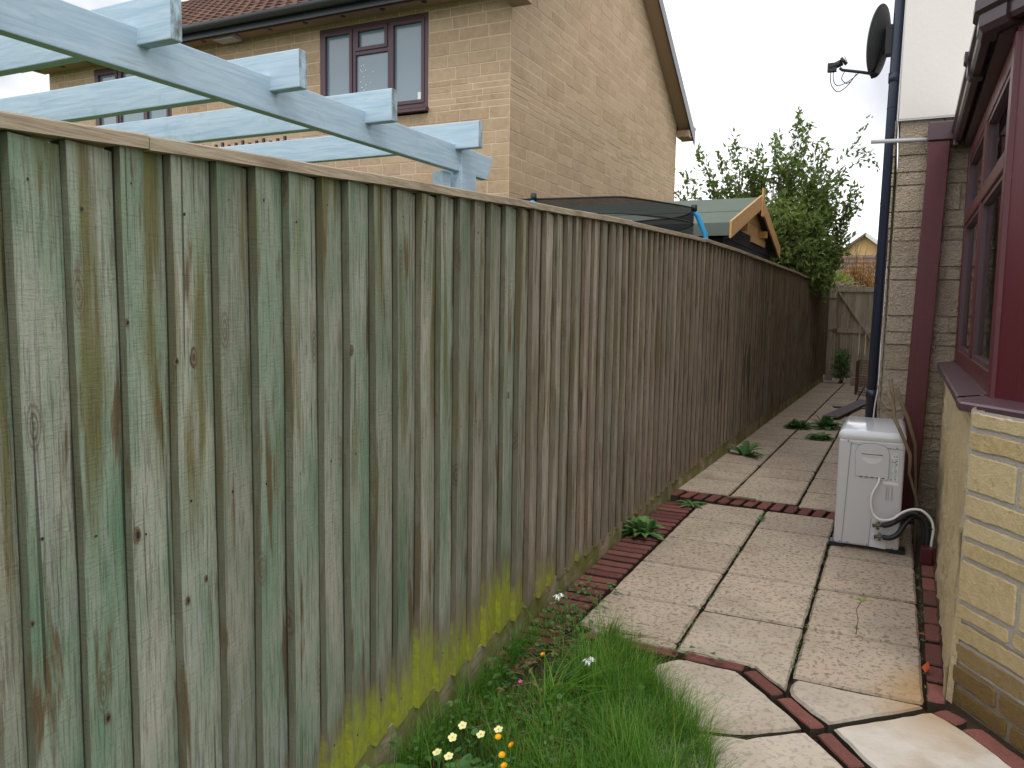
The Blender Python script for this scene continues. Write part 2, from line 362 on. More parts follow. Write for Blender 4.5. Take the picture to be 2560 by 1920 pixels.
def slab_edges(poly, g=.006, wob=.004):
    """inset polygon by g, subdivide and roughen its edge"""
    n = len(poly); cxx = sum(p[0] for p in poly) / n; cyy = sum(p[1] for p in poly) / n
    ins = []
    for i in range(n):
        p0 = V(*poly[i - 1], 0); p = V(*poly[i], 0); p1 = V(*poly[(i + 1) % n], 0)
        d0 = (p - p0).normalized(); d1 = (p1 - p).normalized(); n0 = V(-d0.y, d0.x, 0); n1 = V(-d1.y, d1.x, 0)
        k = (n0 + n1); k = k / max(.3, k.dot(k)) * 2
        ins.append(p + k * g)
    out = []
    for i in range(n):
        a = ins[i]; c = ins[(i + 1) % n]; m = max(2, int((c - a).length / .035)); d = (c - a); q = V(-d.y, d.x, 0).normalized()
        for k in range(m):
            t = k / m; p = a + d * t; w_ = wob * (noise.noise(p * 21 + V(3, 1, 7)) + .6 * noise.noise(p * 60))
            if k == 0: p = p + (V(cxx, cyy, 0) - p).normalized() * R.uniform(.002, .008)
            out.append((p.x + q.x * w_, p.y + q.y * w_))
    return out
pav = MB()
def slab(poly, pale=0.0, dz=None, g=.0032):
    dz = R.uniform(-.0012, .0012) if dz is None else dz
    area = sum(poly[i][0] * poly[(i + 1) % len(poly)][1] - poly[(i + 1) % len(poly)][0] * poly[i][1] for i in range(len(poly)))
    if area < 0: poly = poly[::-1]
    pav.prism(slab_edges(poly, g), -.05, dz, 0, (R.random(), pale, 0, 1), .007, .007, (0, 0, 1, 1))
X0, X1, X2, X3 = -1.075, -.662, -.255, .158
def rect(a, b, c, d, **k): slab([(a + .0015, c), (b - .0015, c), (b - .0015, d), (a + .0015, d)], g=.0048, **k)
for c0, c1, rows in ((X0, X1, (2.84, 3.225, 3.72, 4.185, 4.64, 5.05)), (X1, X2, (3.215, 3.73, 4.60, 5.03)), (X2, X3, (2.745, 3.215, 3.72, 4.25, 4.75, 5.18))):
    for a, b_ in zip(rows, rows[1:]): rect(c0, c1, a, b_)
slab([(X0 + .12, 2.775), (X1, 2.778), (X1, 2.835), (X0, 2.835)])
slab([(X1, 2.775), (-.40, 2.775), (-.375, 2.765), (-.255, 2.635), (-.255, 3.21), (X1, 3.21)], pale=.15)
slab([(-.248, 2.62), (-.115, 2.475), (.150, 2.722), (.155, 2.738), (-.248, 2.74)], pale=.35)
slab([(-.105, 2.465), (.01, 2.29), (.20, 2.0), (.62, 2.0), (.62, 2.22), (.385, 2.46), (.235, 2.655), (.168, 2.715)], pale=.95)
slab([(-.64, 2.715), (-.425, 2.712), (-.285, 2.56), (-.175, 2.42), (-.33, 2.30), (-.62, 2.22), (-.80, 2.45)], pale=.25)
slab([(-.17, 2.405), (-.05, 2.255), (.10, 2.03), (.10, 1.85), (-.55, 1.85), (-.60, 2.2), (-.33, 2.285)], pale=.3)
slab([(-.55, 1.84), (.32, 1.84), (.5, 1.6), (.5, .5), (-.45, .5), (-.50, 1.2)], pale=.3)
# beyond the brick band
XA = lambda y: -.939 + (y - 5.33) * .022
XB = lambda y: -.50 + (y - 5.27) * .011
cols = ((lambda y: interp(y, (5, 7, 9, 16), (-1.34, -1.27, -1.24, -1.17)), XA, (5.33, 5.78, 6.12, 6.5, 7.0, 7.45, 8.2, 9.0, 9.7, 10.4, 11.2, 12.0, 12.9, 13.7, 14.6)),
        (XA, XB, (5.29, 6.06, 6.45, 7.2, 8.04, 8.8, 9.6, 10.4, 11.3, 12.1, 13.0, 13.9, 14.75)),
        (XB, lambda y: -.06, (5.23, 5.7, 6.2, 6.9, 7.6, 8.3, 9.1, 9.9, 10.7, 11.5, 12.3, 13.1, 13.9, 14.75)))
for fa, fb, rows in cols:
    for a, b_ in zip(rows, rows[1:]): slab([(fa(a), a), (fb(a), a), (fb(b_), b_), (fa(b_), b_)], g=.0065)
tag(pav.build('paved_path', PAV), kind='structure')
br = MB()
def brick(cx_, cy_, lx, ly, ang=0, z=0):
    M = Matrix.Translation(V(cx_, cy_, 0)) @ Matrix.Rotation(ang, 4, 'Z')
    p = [M @ V(sx * lx / 2, sy * ly / 2, 0) for sx, sy in ((-1, -1), (1, -1), (1, 1), (-1, 1))]
    dz = z + R.uniform(-.002, .002)
    br.prism(slab_edges([(q.x, q.y) for q in p], .006, .003), -.05, dz, 0, (R.random(), 0, 0, 1), .004, .004, (0, 0, 1, 1))
y = 2.38
while y < 4.98:                                            # soldier course along the fence foot
    xl = interp(y, (2, 3, 4, 5), (-1.235, -1.262, -1.285, -1.295)); brick((xl - 1.08) / 2, y, (-1.08 - xl), .072, R.uniform(-.02, .02), -.006); y += .083
x = -1.27
while x < -.26:                                            # band across the path
    ym = lerp(5.235, 5.115, (x + 1.25) / .99); brick(x, ym, .074, .20, R.uniform(-.03, .03) - .12, .002); x += .083
cur = [(-1.10, 2.79), (-.92, 2.745), (-.78, 2.742), (-.60, 2.745), (-.42, 2.74)]
def run(a, b_, wd=.062, z=0):
    a = V(*a, 0); b_ = V(*b_, 0); d = b_ - a; m = (a + b_) / 2; brick(m.x, m.y, d.length - .004, wd, math.atan2(d.y, d.x), z)
for a, b_ in (((-1.02, 2.75), (-.845, 2.748)), ((-.845, 2.748), (-.635, 2.745)), ((-.63, 2.745), (-.40, 2.742)), ((-.395, 2.735), (-.27, 2.592)), ((-.265, 2.588), (-.135, 2.43)), ((-.13, 2.425), (-.02, 2.268)), ((-.018, 2.262), (.08, 2.10)), ((.083, 2.09), (.19, 1.93))): run(a, b_)
# against the dwarf wall
ys_ = [2.77, 2.93, 3.08, 3.30, 3.50, 3.72, 3.93, 4.13, 4.33]
for a, b_ in zip(ys_, ys_[1:]): run((interp(a, (2.77, 4.4), (.188, .212)), a + .004), (interp(b_, (2.77, 4.4), (.188, .212)), b_), .066)
for a, b_ in (((.185, 2.735), (.262, 2.672)), ((.268, 2.655), (.40, 2.46)), ((.404, 2.452), (.53, 2.265)), ((.534, 2.258), (.66, 2.08))): run(a, b_, .075)
tag(br.build('brick_edging', BRK), kind='structure')

# ------------------------------------------------------------------ long fence
FY = [-1.2, 0, .8, 1.47, 2, 2.9, 4, 5, 7, 10, 14.4, 15.25]; FX = [-1.12, -1.13, -1.14, -1.15, -1.17, -1.22, -1.24, -1.25, -1.25, -1.2, -1.11, -1.09]
TY = [-1.2, .7, .97, 1.4, 2.4, 3.04, 3.8, 5.2, 6.9, 10.4, 11.4, 14.2, 15.3]; TZ = [1.39, 1.505, 1.521, 1.546, 1.607, 1.642, 1.679, 1.729, 1.751, 1.736, 1.722, 1.718, 1.71]
fs = lambda y: interp(y, (0, 4.8, 6.7, 15), (1.05, 1.05, 1.01, 1.01))      # plan correction of the measured line
FX = [x * fs(y) for x, y in zip(FX, FY)]; FY = [y * fs(y) for y in FY]
TZ = [1.25 + (z - 1.25) * fs(y) for z, y in zip(TZ, TY)]; TY = [y * fs(y) for y in TY]
fx = lambda y: interp(y, FY, FX); tz = lambda y: interp(y, TY, TZ)
fence = empty('timber_fence', (fx(3), 3, 0), 'long weathered featheredge board fence, green stained near and brown further along the path', 'fence')
edges = [.782, .871, .966, 1.07, 1.164, 1.26, 1.367, 1.458, 1.565, 1.67, 1.78, 1.891, 1.995, 2.106, 2.213, 2.336, 2.463, 2.582, 2.711, 2.84, 2.951]
edges = [y * 1.05 for y in edges]
pre = []; y = .782 * 1.05
while y > -1.1: y -= .096 + R.uniform(-.004, .004); pre.append(y)
edges = pre[::-1] + edges
while edges[-1] < 15.3: edges.append(edges[-1] + R.choice((.118, .122, .127, .112)) + R.uniform(-.003, .003))
bays = [-1.2, .965, 3.19, 4.02, 5.75, 6.95, 9.0, 11.1, 13.1, 16]
panels = [MB() for _ in bays[1:]]
nails = [MB() for _ in bays[1:]]; BD = []
def greenness(y):
    g = interp(y, (-1, 1.1, 1.7, 2.4, 3.2, 5), (1.0, .95, .85, .45, .12, .0)) + R.uniform(-.28, .22)
    return max(0, min(1, g))
for i, y0 in enumerate(edges[:-1]):
    y1 = edges[i + 1] + .012
    k = max(j for j in range(len(bays) - 1) if bays[j] <= y0 + .02); b = panels[k]
    y0_ = y0 / 1.05; g = greenness(y0_)
    if 2.30 < y0_ < 2.45: g = .85
    al = 0
    if 1.15 < y0_ < 2.95: al = interp(y0_, (1.15, 1.4, 1.7, 2.1, 2.6, 2.95), (.10, .24, .29, .31, .28, .20)) + R.uniform(-.07, .05)
    if y0_ < 1.15 and R.random() < .3: al = .16
    if y0_ > 2.4 and R.random() < .35: al = .10
    c = (R.random(), g, max(0, al), 1)
    ph = R.uniform(0, 50); zb = 1.25 - 1.12 * fs(y0) - .004 + R.uniform(-.004, .004); ztop0 = tz(y0) - .020 + R.uniform(-.010, .002); rz = R.uniform(-.003, .003)
    th0 = .028 + R.uniform(-.002, .004); th1 = .005; gap = R.uniform(0, .0015)
    BD.append((y0, y1, ph, th0)); n = 22; prev = None
    lean = R.uniform(-.004, .004)
    for j in range(n + 1):
        t = j / n; z = lerp(zb, ztop0, t); wv = .0035 * noise.noise(V(ph, z * 2.2, 0)) + lean * (t - .5); wv1 = .0035 * noise.noise(V(ph + 9, z * 2.2, 0)) + lean * (t - .5)
        xx0 = fx(y0); xx1 = fx(y1); bow = .004 * noise.noise(V(ph, z * 1.1, 5))
        row = (V(xx0 - .012, y0 + wv, z), V(xx0 + .0115, y0 + wv, z), V(xx0 + th0 + bow, y0 + wv, z), V(xx0 + th0 + bow - .0015, y0 + wv + .002, z), V(xx1 + th1 + bow + gap, y1 + wv1, z + rz * 0), V(xx1 - .004, y1 + wv1, z))
        if prev:
            za, zc = prev[0].z, z; U = (0, .008, .016, .018, .018 + (y1 - y0), .03 + (y1 - y0))
            for q in range(5):
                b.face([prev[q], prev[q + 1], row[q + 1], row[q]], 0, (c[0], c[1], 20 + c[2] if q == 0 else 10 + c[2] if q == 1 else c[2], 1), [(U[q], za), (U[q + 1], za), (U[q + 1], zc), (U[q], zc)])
        else: b.face(list(row)[::-1], 0, c, [(0, z)] * 6)
        if j == n: b.face(list(row), 0, c, [(0, z)] * 6)
        prev = row
    # nail heads
    for zn in (ztop0 - .09, .86, .16):
        yn = y0 + .028 + R.uniform(-.004, .008); xn = fx(yn) + lerp(th0, th1, .27) + .0012
        rr = R.uniform(.0018, .0030)
        z2 = zn + R.uniform(-.03, .03)
        b.face([V(xn, yn + rr * math.cos(a), z2 + 1.3 * rr * math.sin(a)) for a in [q * math.pi / 3 for q in range(6)]], 1)
for k, b in enumerate(panels):
    if b.v:
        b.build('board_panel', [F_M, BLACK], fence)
# capping rails with joints
for k in range(len(bays) - 1):
    ya, yb = bays[k] + .001, min(bays[k + 1] - .001, 15.25); n = max(2, int((yb - ya) / .12)); b = MB(); dz = R.uniform(-.004, .004); pr = None
    for j in range(n + 1):
        y = lerp(ya, yb, j / n); x = fx(y); z = tz(y) + dz + .003 * noise.noise(V(y * 2, 0, 0)); hh = .024
        row = [V(x - .030, y, z - hh), V(x + .038, y, z - hh), V(x + .038, y, z - .003), V(x + .034, y, z), V(x - .030, y, z)]
        cc = (R.random(), 0, 0, 1)
        if pr:
            for q in range(5): b.face([pr[q], row[q], row[(q + 1) % 5], pr[(q + 1) % 5]][::-1], 0, (0, 0, 0, 1))
        if j in (0, n): b.face(row if j == 0 else row[::-1], 0)
        pr = row
    b.build('capping_rail', RAIL, fence)
for ya, yb in ((-1.2, .4), (.4, 2.17), (2.17, 4.05), (4.05, 6.1), (6.1, 8.3), (8.3, 10.5), (10.5, 12.8), (12.8, 15.0)):
    b = MB(); n = 14; pr = None
    for j in range(n + 1):
        y = lerp(ya, yb - .003, j / n); x = fx(y) + .0; wv = .003 * noise.noise(V(y * 3, 4, 0))
        row = [V(x - .03, y, -.06), V(x + .012, y, -.06), V(x + .012 + wv, y, 1.25 - 1.12 * fs(y) + .004), V(x - .03, y, 1.25 - 1.12 * fs(y) + .016)]
        if pr:
            for q in range(4): b.face([pr[q], row[q], row[(q + 1) % 4], pr[(q + 1) % 4]][::-1], 0, (0, 0, .75, 1))
        if j in (0, n): b.face(row if j == 0 else row[::-1], 0, (0, 0, .75, 1))
        pr = row
    b.build('gravel_board', RAIL, fence)
for yp in (.4, 2.17, 4.05, 6.1, 8.3, 10.5, 12.8, 15.0): b = MB(); b.box((fx(yp) - .15, yp - .05, -.05), (fx(yp) - .062, yp + .05, tz(yp) - .05)); b.build('post', RAIL, fence)
for zz in (.35, .9, 1.3):
    b = MB(); b.tube([(fx(ya) - .037, ya, zz) for ya in FY], .024, 4); b.build('rail', RAIL, fence)

for ky, kz, ka, kb in ((.925, .841, .0085, .016), (.919, 1.212, .005, .007), (1.016, 1.141, .007, .008), (1.086, .71, .005, .008), (1.03, .687, .006, .010), (.86, .535, .008, .012), (1.54, 1.137, .010, .014), (1.065, 1.145, .010, .020), (.73, .753, .005, .006), (2.52, .93, .010, .013)):   # knots and knot holes
    y0, y1, ph, th0 = [q for q in BD if q[0] <= ky][-1]; b = MB()
    sf = lambda y, z: fx(y) + lerp(th0, .005, max(0, min(1, (y - y0) / (y1 - y0)))) + .004 * noise.noise(V(ph, z * 1.1, 5))
    for q in range(3):
        k_ = (1, .72, .4)[q]; P8 = [(ky + ka * k_ * math.cos(a) * (1 + .12 * math.sin(3 * a + ky * 9)), kz + kb * k_ * math.sin(a)) for a in [k * math.pi / 8 for k in range(16)]]
        b.face([V(sf(y_, z_) + .0012 + .0005 * q, y_, z_) for y_, z_ in P8], (0, 1, 2)[q] if ka < .0095 else (0, 2, 0)[q])
    b.build('knot', [STICK, BARK, BLACK] if ka < .0095 else [BARK, BARK, STICK], fence)
# ------------------------------------------------------------------ pergola
PX = -2.247
perg = empty('pergola', (PX + .05, 4.0, 0), 'pale blue painted timber pergola standing behind the fence', 'pergola')
def btim(a, b_, wd, h, alongx, name, ends=(0, 0)):
    m = MB(); a = V(*a); b_ = V(*b_); d = (b_ - a).normalized(); sd_ = d.cross(V(0, 0, 1)).normalized(); n = max(2, int((b_ - a).length / .3)); pr = None
    for j in range(n + 1):
        p = a.lerp(b_, j / n); o = V(0, 0, .003 * noise.noise(p * 1.5)) 
        row = [p - sd_ * wd / 2 - V(0, 0, h / 2) + o, p + sd_ * wd / 2 - V(0, 0, h / 2) + o, p + sd_ * wd / 2 + V(0, 0, h / 2) + o, p - sd_ * wd / 2 + V(0, 0, h / 2) + o]
        if pr:
            for q in range(4): m.face([pr[q], pr[(q + 1) % 4], row[(q + 1) % 4], row[q]][::-1], 0, (0, alongx, 0, 1))
        if j == 0: m.face(row, 0, (0, alongx, ends[0], 1))
        if j == n: m.face(row[::-1], 0, (0, alongx, ends[1], 1))
        pr = row
    return m.build(name, BLUE, perg, bevel=.004)
m = MB(); xa, xb = PX - .047, PX
pts = [(-1.2, 1.965), (4.255, 1.996), (4.335, 2.138), (-1.2, 2.106)]
A = [V(xb, p[0], p[1]) for p in pts]; B = [V(xa, p[0], p[1]) for p in pts]
m.face(A, 0, (0, 0, 0, 1)); m.face(B[::-1], 0, (0, 0, 0, 1))
for i in range(4): m.face([A[i], B[i], B[(i + 1) % 4], A[(i + 1) % 4]], 0, (0, 0, 0, 1))
m.build('beam', BLUE, perg, bevel=.004)
m = MB(); m.box((PX - .098, 3.922, 0), (PX + .014, 4.095, 2.134), 0, (0, 0, 0, 1)); m.build('post', BLUE, perg, bevel=.004)
m = MB(); m.box((PX - .10, 3.80, 0), (PX - .035, 3.89, 1.985), 0, (0, 0, 0, 1)); m.build('post', BLUE, perg, bevel=.004)
m = MB(); m.box((PX - .12, .3, 0), (PX - .05, .4, 1.96), 0, (0, 0, 0, 1)); m.build('post', BLUE, perg, bevel=.004)
for yr in (.62, 1.25, 1.855, 2.455, 3.07, 3.895):
    xe = {1.855: -2.095, 2.455: -2.10, 3.07: -2.10, 3.895: -2.10}.get(yr, -2.1)
    zr_ = interp(yr, (1.85, 2.45, 3.07, 3.9), (2.139, 2.141, 2.149, 2.180)); btim((xe, yr, zr_), (-6.4, yr, zr_ - .01), .047, .143, 1, 'rafter', (.9, .3))
m = MB(); m.box((-6.0, -1.2, 1.965), (-5.953, 4.3, 2.09), 0, (0, 0, 0, 1)); m.build('beam', BLUE, perg)
for yy in (.3, 3.9): m = MB(); m.box((-5.95, yy, 0), (-5.85, yy + .1, 2.08), 0, (0, 0, 0, 1)); m.build('post', BLUE, perg)

# ------------------------------------------------------------------ coursed stonework as real blocks
def clip(poly, a, b_, c):                                   # keep a*u+b*v<=c
    out = []
    for i in range(len(poly)):
        p, q = poly[i], poly[(i + 1) % len(poly)]; dp = a * p[0] + b_ * p[1] - c; dq = a * q[0] + b_ * q[1] - c
        if dp <= 0: out.append(p)
        if dp * dq < 0: t = dp / (dp - dq); out.append((p[0] + (q[0] - p[0]) * t, p[1] + (q[1] - p[1]) * t))
    return out
def courses(z0, z1, hs, forced=()):
    zs = [z0]; fz = sorted(f for f in forced if z0 < f < z1) + [z1]
    for f in fz:
        while f - zs[-1] > 1e-4:
            h = R.choice(hs)
            if f - zs[-1] - h < min(hs) * .8: h = f - zs[-1]
            if h > max(hs) * 1.3: h = h / 2
            zs.append(zs[-1] + h)
    return zs
def stones(m, O, U, Nn, u0, u1, zs, lens, joint, proud, clips=(), holes=(), lean=0.0, rnd=0.002, stain=None, rounded=0.0):
    """O origin, U unit along the wall, Nn outward normal"""
    P = lambda u, z, d: O + U * u + V(0, 0, z) + Nn * d + U * (lean * z)
    # mortar bed
    for za, zb in zip(zs, zs[1:]):
        spans = [(u0, u1)]
        for (ha, hb, hz0, hz1) in holes:
            if za < hz1 - .001 and zb > hz0 + .001:
                ns = []
                for s_, e_ in spans:
                    if s_ < ha: ns.append((s_, min(e_, ha)))
                    if e_ > hb: ns.append((max(s_, hb), e_))
                spans = ns
        for s_, e_ in spans:
            if e_ - s_ < .002: continue
            poly = [(s_, za), (e_, za), (e_, zb), (s_, zb)]
            for c in clips: poly = clip(poly, *c)
            if len(poly) > 2: m.face([P(u, z, 0) for u, z in poly], 0, (0, 1, stain(poly[0][0], za) * .7 if stain else 0, 1))
            u = s_
            while u < e_ - 1e-4:
                l = R.uniform(*lens) * (1.0 if zb - za > .1 else 1.1)
                if e_ - u - l < lens[0] * .6: l = e_ - u
                j = joint / 2; poly = [(u + j, za + j), (u + l - j, za + j), (u + l - j, zb - j), (u + j, zb - j)]
                r_ = R.random(); d = proud + R.uniform(-rnd, rnd); sv = stain((u + l / 2), (za + zb) / 2) if stain else 0
                if rounded:
                    k = rounded; a0, a1 = u + j, u + l - j; b0, b1 = za + j, zb - j; q = k * .35
                    poly = [(a0 + k, b0), (a1 - k, b0), (a1 - q, b0 + q), (a1, b0 + k), (a1, b1 - k), (a1 - q, b1 - q), (a1 - k, b1), (a0 + k, b1), (a0 + q, b1 - q), (a0, b1 - k), (a0, b0 + k), (a0 + q, b0 + q)]
                    # densify and wobble
                    dp = []
                    for i in range(len(poly)):
                        p, q_ = poly[i], poly[(i + 1) % len(poly)]; nn = max(1, int(math.dist(p, q_) / .02))
                        for t in range(nn):
                            pu, pz = lerp(p[0], q_[0], t / nn), lerp(p[1], q_[1], t / nn); w_ = noise.noise(V(pu * 30, pz * 30, 2)) * .004 + noise.noise(V(pu * 90, pz * 90, 5)) * .002
                            dp.append((pu + w_, pz + w_))
                    poly = dp
                for c in clips: poly = clip(poly, *c)
                if len(poly) > 2:
                    cu_ = sum(p[0] for p in poly) / len(poly); cz = sum(p[1] for p in poly) / len(poly); c = (r_, 0, sv, 1)
                    if rounded:
                        rings = [[P(p[0], p[1], -.002) for p in poly]]
                        for fr, dd in ((.0, d * .6), (.004, d)):
                            rg = []
                            for p in poly:
                                L_ = math.hypot(cu_ - p[0], cz - p[1]) or 1; rg.append(P(p[0] + (cu_ - p[0]) / L_ * fr, p[1] + (cz - p[1]) / L_ * fr, dd))
                            rings.append(rg)
                        for A_, B_ in zip(rings, rings[1:]):
                            for i in range(len(A_)): m.face([A_[i], A_[(i + 1) % len(A_)], B_[(i + 1) % len(A_)], B_[i]], 0, c)
                        m.face(rings[-1], 0, c)
                    else:
                        fr_ = [P(p[0], p[1], d) for p in poly]; bk = [P(p[0], p[1], -.001) for p in poly]
                        m.face(fr_, 0, c)
                        for i in range(len(fr_)): m.face([bk[i], bk[(i + 1) % len(bk)], fr_[(i + 1) % len(fr_)], fr_[i]], 0, c)
                u += l
# ------------------------------------------------------------------ neighbouring house
HX, HY, HY2, HXL = -4.337, 8.774, 16.65, -12.885
RS = .609; RID = (HY + HY2) / 2; RZ = 5.09 + RS * (HY2 - RID)
house = empty('stone_house', (HX, HY, 0), 'two storey buff stone house with brown tiled roof and plum windows behind the pergola', 'house')
W1 = (-7.214, -5.49, 3.67, 4.905); W2 = (-11.77, -10.05, 3.67, 4.905)
m = MB()
zs = courses(0, 5.02, (.075, .15, .15, .15), (3.67, 4.905))
stones(m, V(HXL, HY, 0), V(1, 0, 0), V(0, -1, 0), 0, HX - HXL, zs, (.22, .46), .014, .004, holes=[(W1[0] - HXL, W1[1] - HXL, W1[2], W1[3]), (W2[0] - HXL, W2[1] - HXL, W2[2], W2[3])], rnd=.0025)
zs2 = list(zs[:-1]) + courses(5.02, RZ, (.075, .15, .15, .15))
stones(m, V(HX, HY, 0), V(0, 1, 0), V(1, 0, 0), 0, HY2 - HY, zs2, (.26, .62), .016, .0035,
       clips=[(-RS, 1, 5.09), (RS, 1, 5.09 + RS * (HY2 - HY))], rnd=.0025)
m.face([V(HXL, HY, 0), V(HXL, HY2, 0), V(HXL, HY2, 5.09), V(HXL, RID, RZ), V(HXL, HY, 5.09)], 0, (0.5, 0, 0, 1))
m.face([V(HX, HY2, 0), V(HXL, HY2, 0), V(HXL, HY2, 5.09), V(HX, HY2, 5.09)][::-1], 0, (0.5, 0, 0, 1))
m.build('wall', GABLE, house)
# roof: pantiled slopes
def pantile(m, xa, xb, y0, z0, y1, z1, sgn):
    rows = int(math.hypot(y1 - y0, z1 - z0) / .30); nx = int((xb - xa) / .20)
    sl = V(0, y1 - y0, z1 - z0).normalized(); nr = V(0, -sl.z * (1 if y1 > y0 else -1), abs(sl.y)); 
    prof = (0, .026, .034, .026, .006, 0)
    for r_ in range(rows):
        a = V(0, y0, z0) + sl * (r_ * .30); b_ = V(0, y0, z0) + sl * (r_ * .30 + .315)
        for i in range(nx):
            c = (R.random(), 0, 0, 1)
            for q in range(5):
                xa_ = xa + (i + q / 5) * .20; xb_ = xa + (i + (q + 1) / 5) * .20; h0, h1 = prof[q], prof[q + 1]
                p = [a + V(xa_, 0, 0) + nr * (h0 + .028), a + V(xb_, 0, 0) + nr * (h1 + .028), b_ + V(xb_, 0, 0) + nr * h1, b_ + V(xa_, 0, 0) + nr * h0]
                m.face(p, 0, c, None, True)
                m.face([a + V(xa_, 0, 0) + nr * (h0 - .002), a + V(xb_, 0, 0) + nr * (h1 - .002), p[1], p[0]], 0, c)
roof = MB()
XR = HX + .30
pantile(roof, HXL - .2, XR, HY - .42, 5.09 - .42 * RS + .20, RID, RZ + .19, 1)
pantile(roof, HXL - .2, XR, HY2 + .42, 5.09 - .42 * RS + .19, RID, RZ + .19, 1)
for s_, ya in ((1, HY - .34), (-1, HY2 + .34)):              # roof deck
    roof.hexa([V(HXL - .2, ya, 5.09 - .34 * RS + .03), V(XR - .02, ya, 5.09 - .34 * RS + .03), V(XR - .02, RID, RZ + .03), V(HXL - .2, RID, RZ + .03)],
              [V(HXL - .2, ya, 5.09 - .34 * RS + .17), V(XR - .02, ya, 5.09 - .34 * RS + .17), V(XR - .02, RID, RZ + .17), V(HXL - .2, RID, RZ + .17)], 0, (.2, 0, 0, 1))
roof.tube([(HXL - .2, RID, RZ + .2), (XR, RID, RZ + .2)], .10, 10, 0, (.5, 0, 0, 1))
roof.build('roof', TILE, house, weld=False)
b = MB()                                                     # verge: bargeboards and boxed soffits
for s_, ye in ((1, HY2 + .42), (-1, HY - .42)):
    zl = 5.09 - .42 * RS
    P1 = V(XR - .03, ye, zl); P2 = V(XR - .03, RID, RZ)
    b.hexa([P1 + V(0, 0, -.13), P1 + V(.025, 0, -.13), P2 + V(.025, 0, -.05), P2 + V(0, 0, -.05)], [P1 + V(0, 0, .14), P1 + V(.025, 0, .14), P2 + V(.025, 0, .17), P2 + V(0, 0, .17)], 1)
    Q1 = V(HX + .009, ye, zl - .02); Q2 = V(HX + .009, RID, RZ - .02); w_ = XR - .03 - HX - .012
    b.hexa([Q1 + V(0, 0, -.03), Q1 + V(w_, 0, -.03), Q2 + V(w_, 0, -.03), Q2 + V(0, 0, -.03)], [Q1, Q1 + V(w_, 0, 0), Q2 + V(w_, 0, 0), Q2], 0)
    # box end
    yo = ye; yi = ye - s_ * .45
    b.box((HX + .01, min(yo, yi), 4.80), (XR - .032, max(yo, yi), 4.93), 0)
b.build('bargeboard', [SOFF, GUT], house)
b = MB(); b.box((HXL - .1, HY - .36, 4.965), (HX + .0, HY - .008, 4.985), 0); b.box((HXL - .1, HY - .385, 4.93), (HX + .02, HY - .362, 5.08), 1)
x = HXL
while x < HX: b.tube([(x, HY - .18, 4.955), (x, HY - .18, 4.966)], .035, 10, 1); x += .62
b.build('soffit', [SOFF, GUT], house)
for yy, sg in ((HY - .462, 1), (HY2 + .472, 1)):
    n = 10; b = MB()
    for i in range(n):
        a0, a1 = math.pi + math.pi * i / n, math.pi + math.pi * (i + 1) / n; r_ = .075
        b.face([V(HXL - .2, yy + r_ * math.cos(a0), 5.07 + r_ * math.sin(a0)), V(HX + .28, yy + r_ * math.cos(a0), 5.07 + r_ * math.sin(a0)),
                V(HX + .28, yy + r_ * math.cos(a1), 5.07 + r_ * math.sin(a1)), V(HXL - .2, yy + r_ * math.cos(a1), 5.07 + r_ * math.sin(a1))], 0, smooth=True)
    b.face([V(HX + .28, yy + .075 * math.cos(math.pi + math.pi * i / n), 5.07 + .075 * math.sin(math.pi + math.pi * i / n)) for i in range(n + 1)], 0)
    b.build('gutter', GUT, house)
b = MB(); b.box((-8.86, HY - .30, 4.90), (-8.50, HY - .12, 4.955), 0); b.build('eaves_lamp', GREYP, house)
def window(parent, x0, x1, z0, z1, yw):
    f = MB(); d = .05; yo = yw - .004; yi = yw + .05
    def fr(a, b_, c, e, wd, y0, y1):
        f.box((a, y0, c), (a + wd, y1, e)); f.box((b_ - wd, y0, c), (b_, y1, e)); f.box((a + wd, y0, e - wd), (b_ - wd, y1, e)); f.box((a + wd, y0, c), (b_ - wd, y1, c + wd))
    fr(x0, x1, z0 + .08, z1, .055, yo, yi)
    wdt = x1 - x0; m1 = x0 + wdt * .33; m2 = x0 + wdt * .655
    f.box((m1 - .025, yo + .002, z0 + .135), (m1 + .025, yi, z1 - .055)); f.box((m2 - .025, yo + .002, z0 + .135), (m2 + .025, yi, z1 - .055))
    zt = lerp(z0, z1, .70); f.box((m1 + .025, yo + .003, zt - .025), (m2 - .025, yi, zt + .025))
    pans = []
    for a, b_, c, e in ((x0 + .055, m1 - .025, z0 + .135, z1 - .055), (m1 + .025, m2 - .025, z0 + .135, zt - .025), (m1 + .025, m2 - .025, zt + .025, z1 - .055), (m2 + .025, x1 - .055, z0 + .135, z1 - .055)):
        s_ = 0.0 if c < zt and a > m1 and b_ < m2 else .045
        if s_: fr(a + .001, b_ - .001, c + .001, e - .001, s_, yo - .012, yi - .01)
        pans.append((a + s_, b_ - s_, c + s_, e - s_))
    o = f.build('window', MAR2, parent, bevel=.004)
    for a, b_, c, e in pans: g = MB(); g.box((a - .003, yi - .022, c - .003), (b_ + .003, yi - .015, e + .003)); g.build('pane', PANE, o)
    s_ = MB(); s_.hexa([V(x0 - .01, yw - .09, z0 + .02), V(x1 + .01, yw - .09, z0 + .02), V(x1 + .01, yw + .04, z0 + .02), V(x0 - .01, yw + .04, z0 + .02)],
                       [V(x0 - .01, yw - .09, z0 + .055), V(x1 + .01, yw - .09, z0 + .055), V(x1 + .01, yw + .04, z0 + .08), V(x0 - .01, yw + .04, z0 + .08)]); s_.build('window_sill', MAR2, o)
    return o
w1 = window(house, *W1, HY); window(house, *W2, HY)
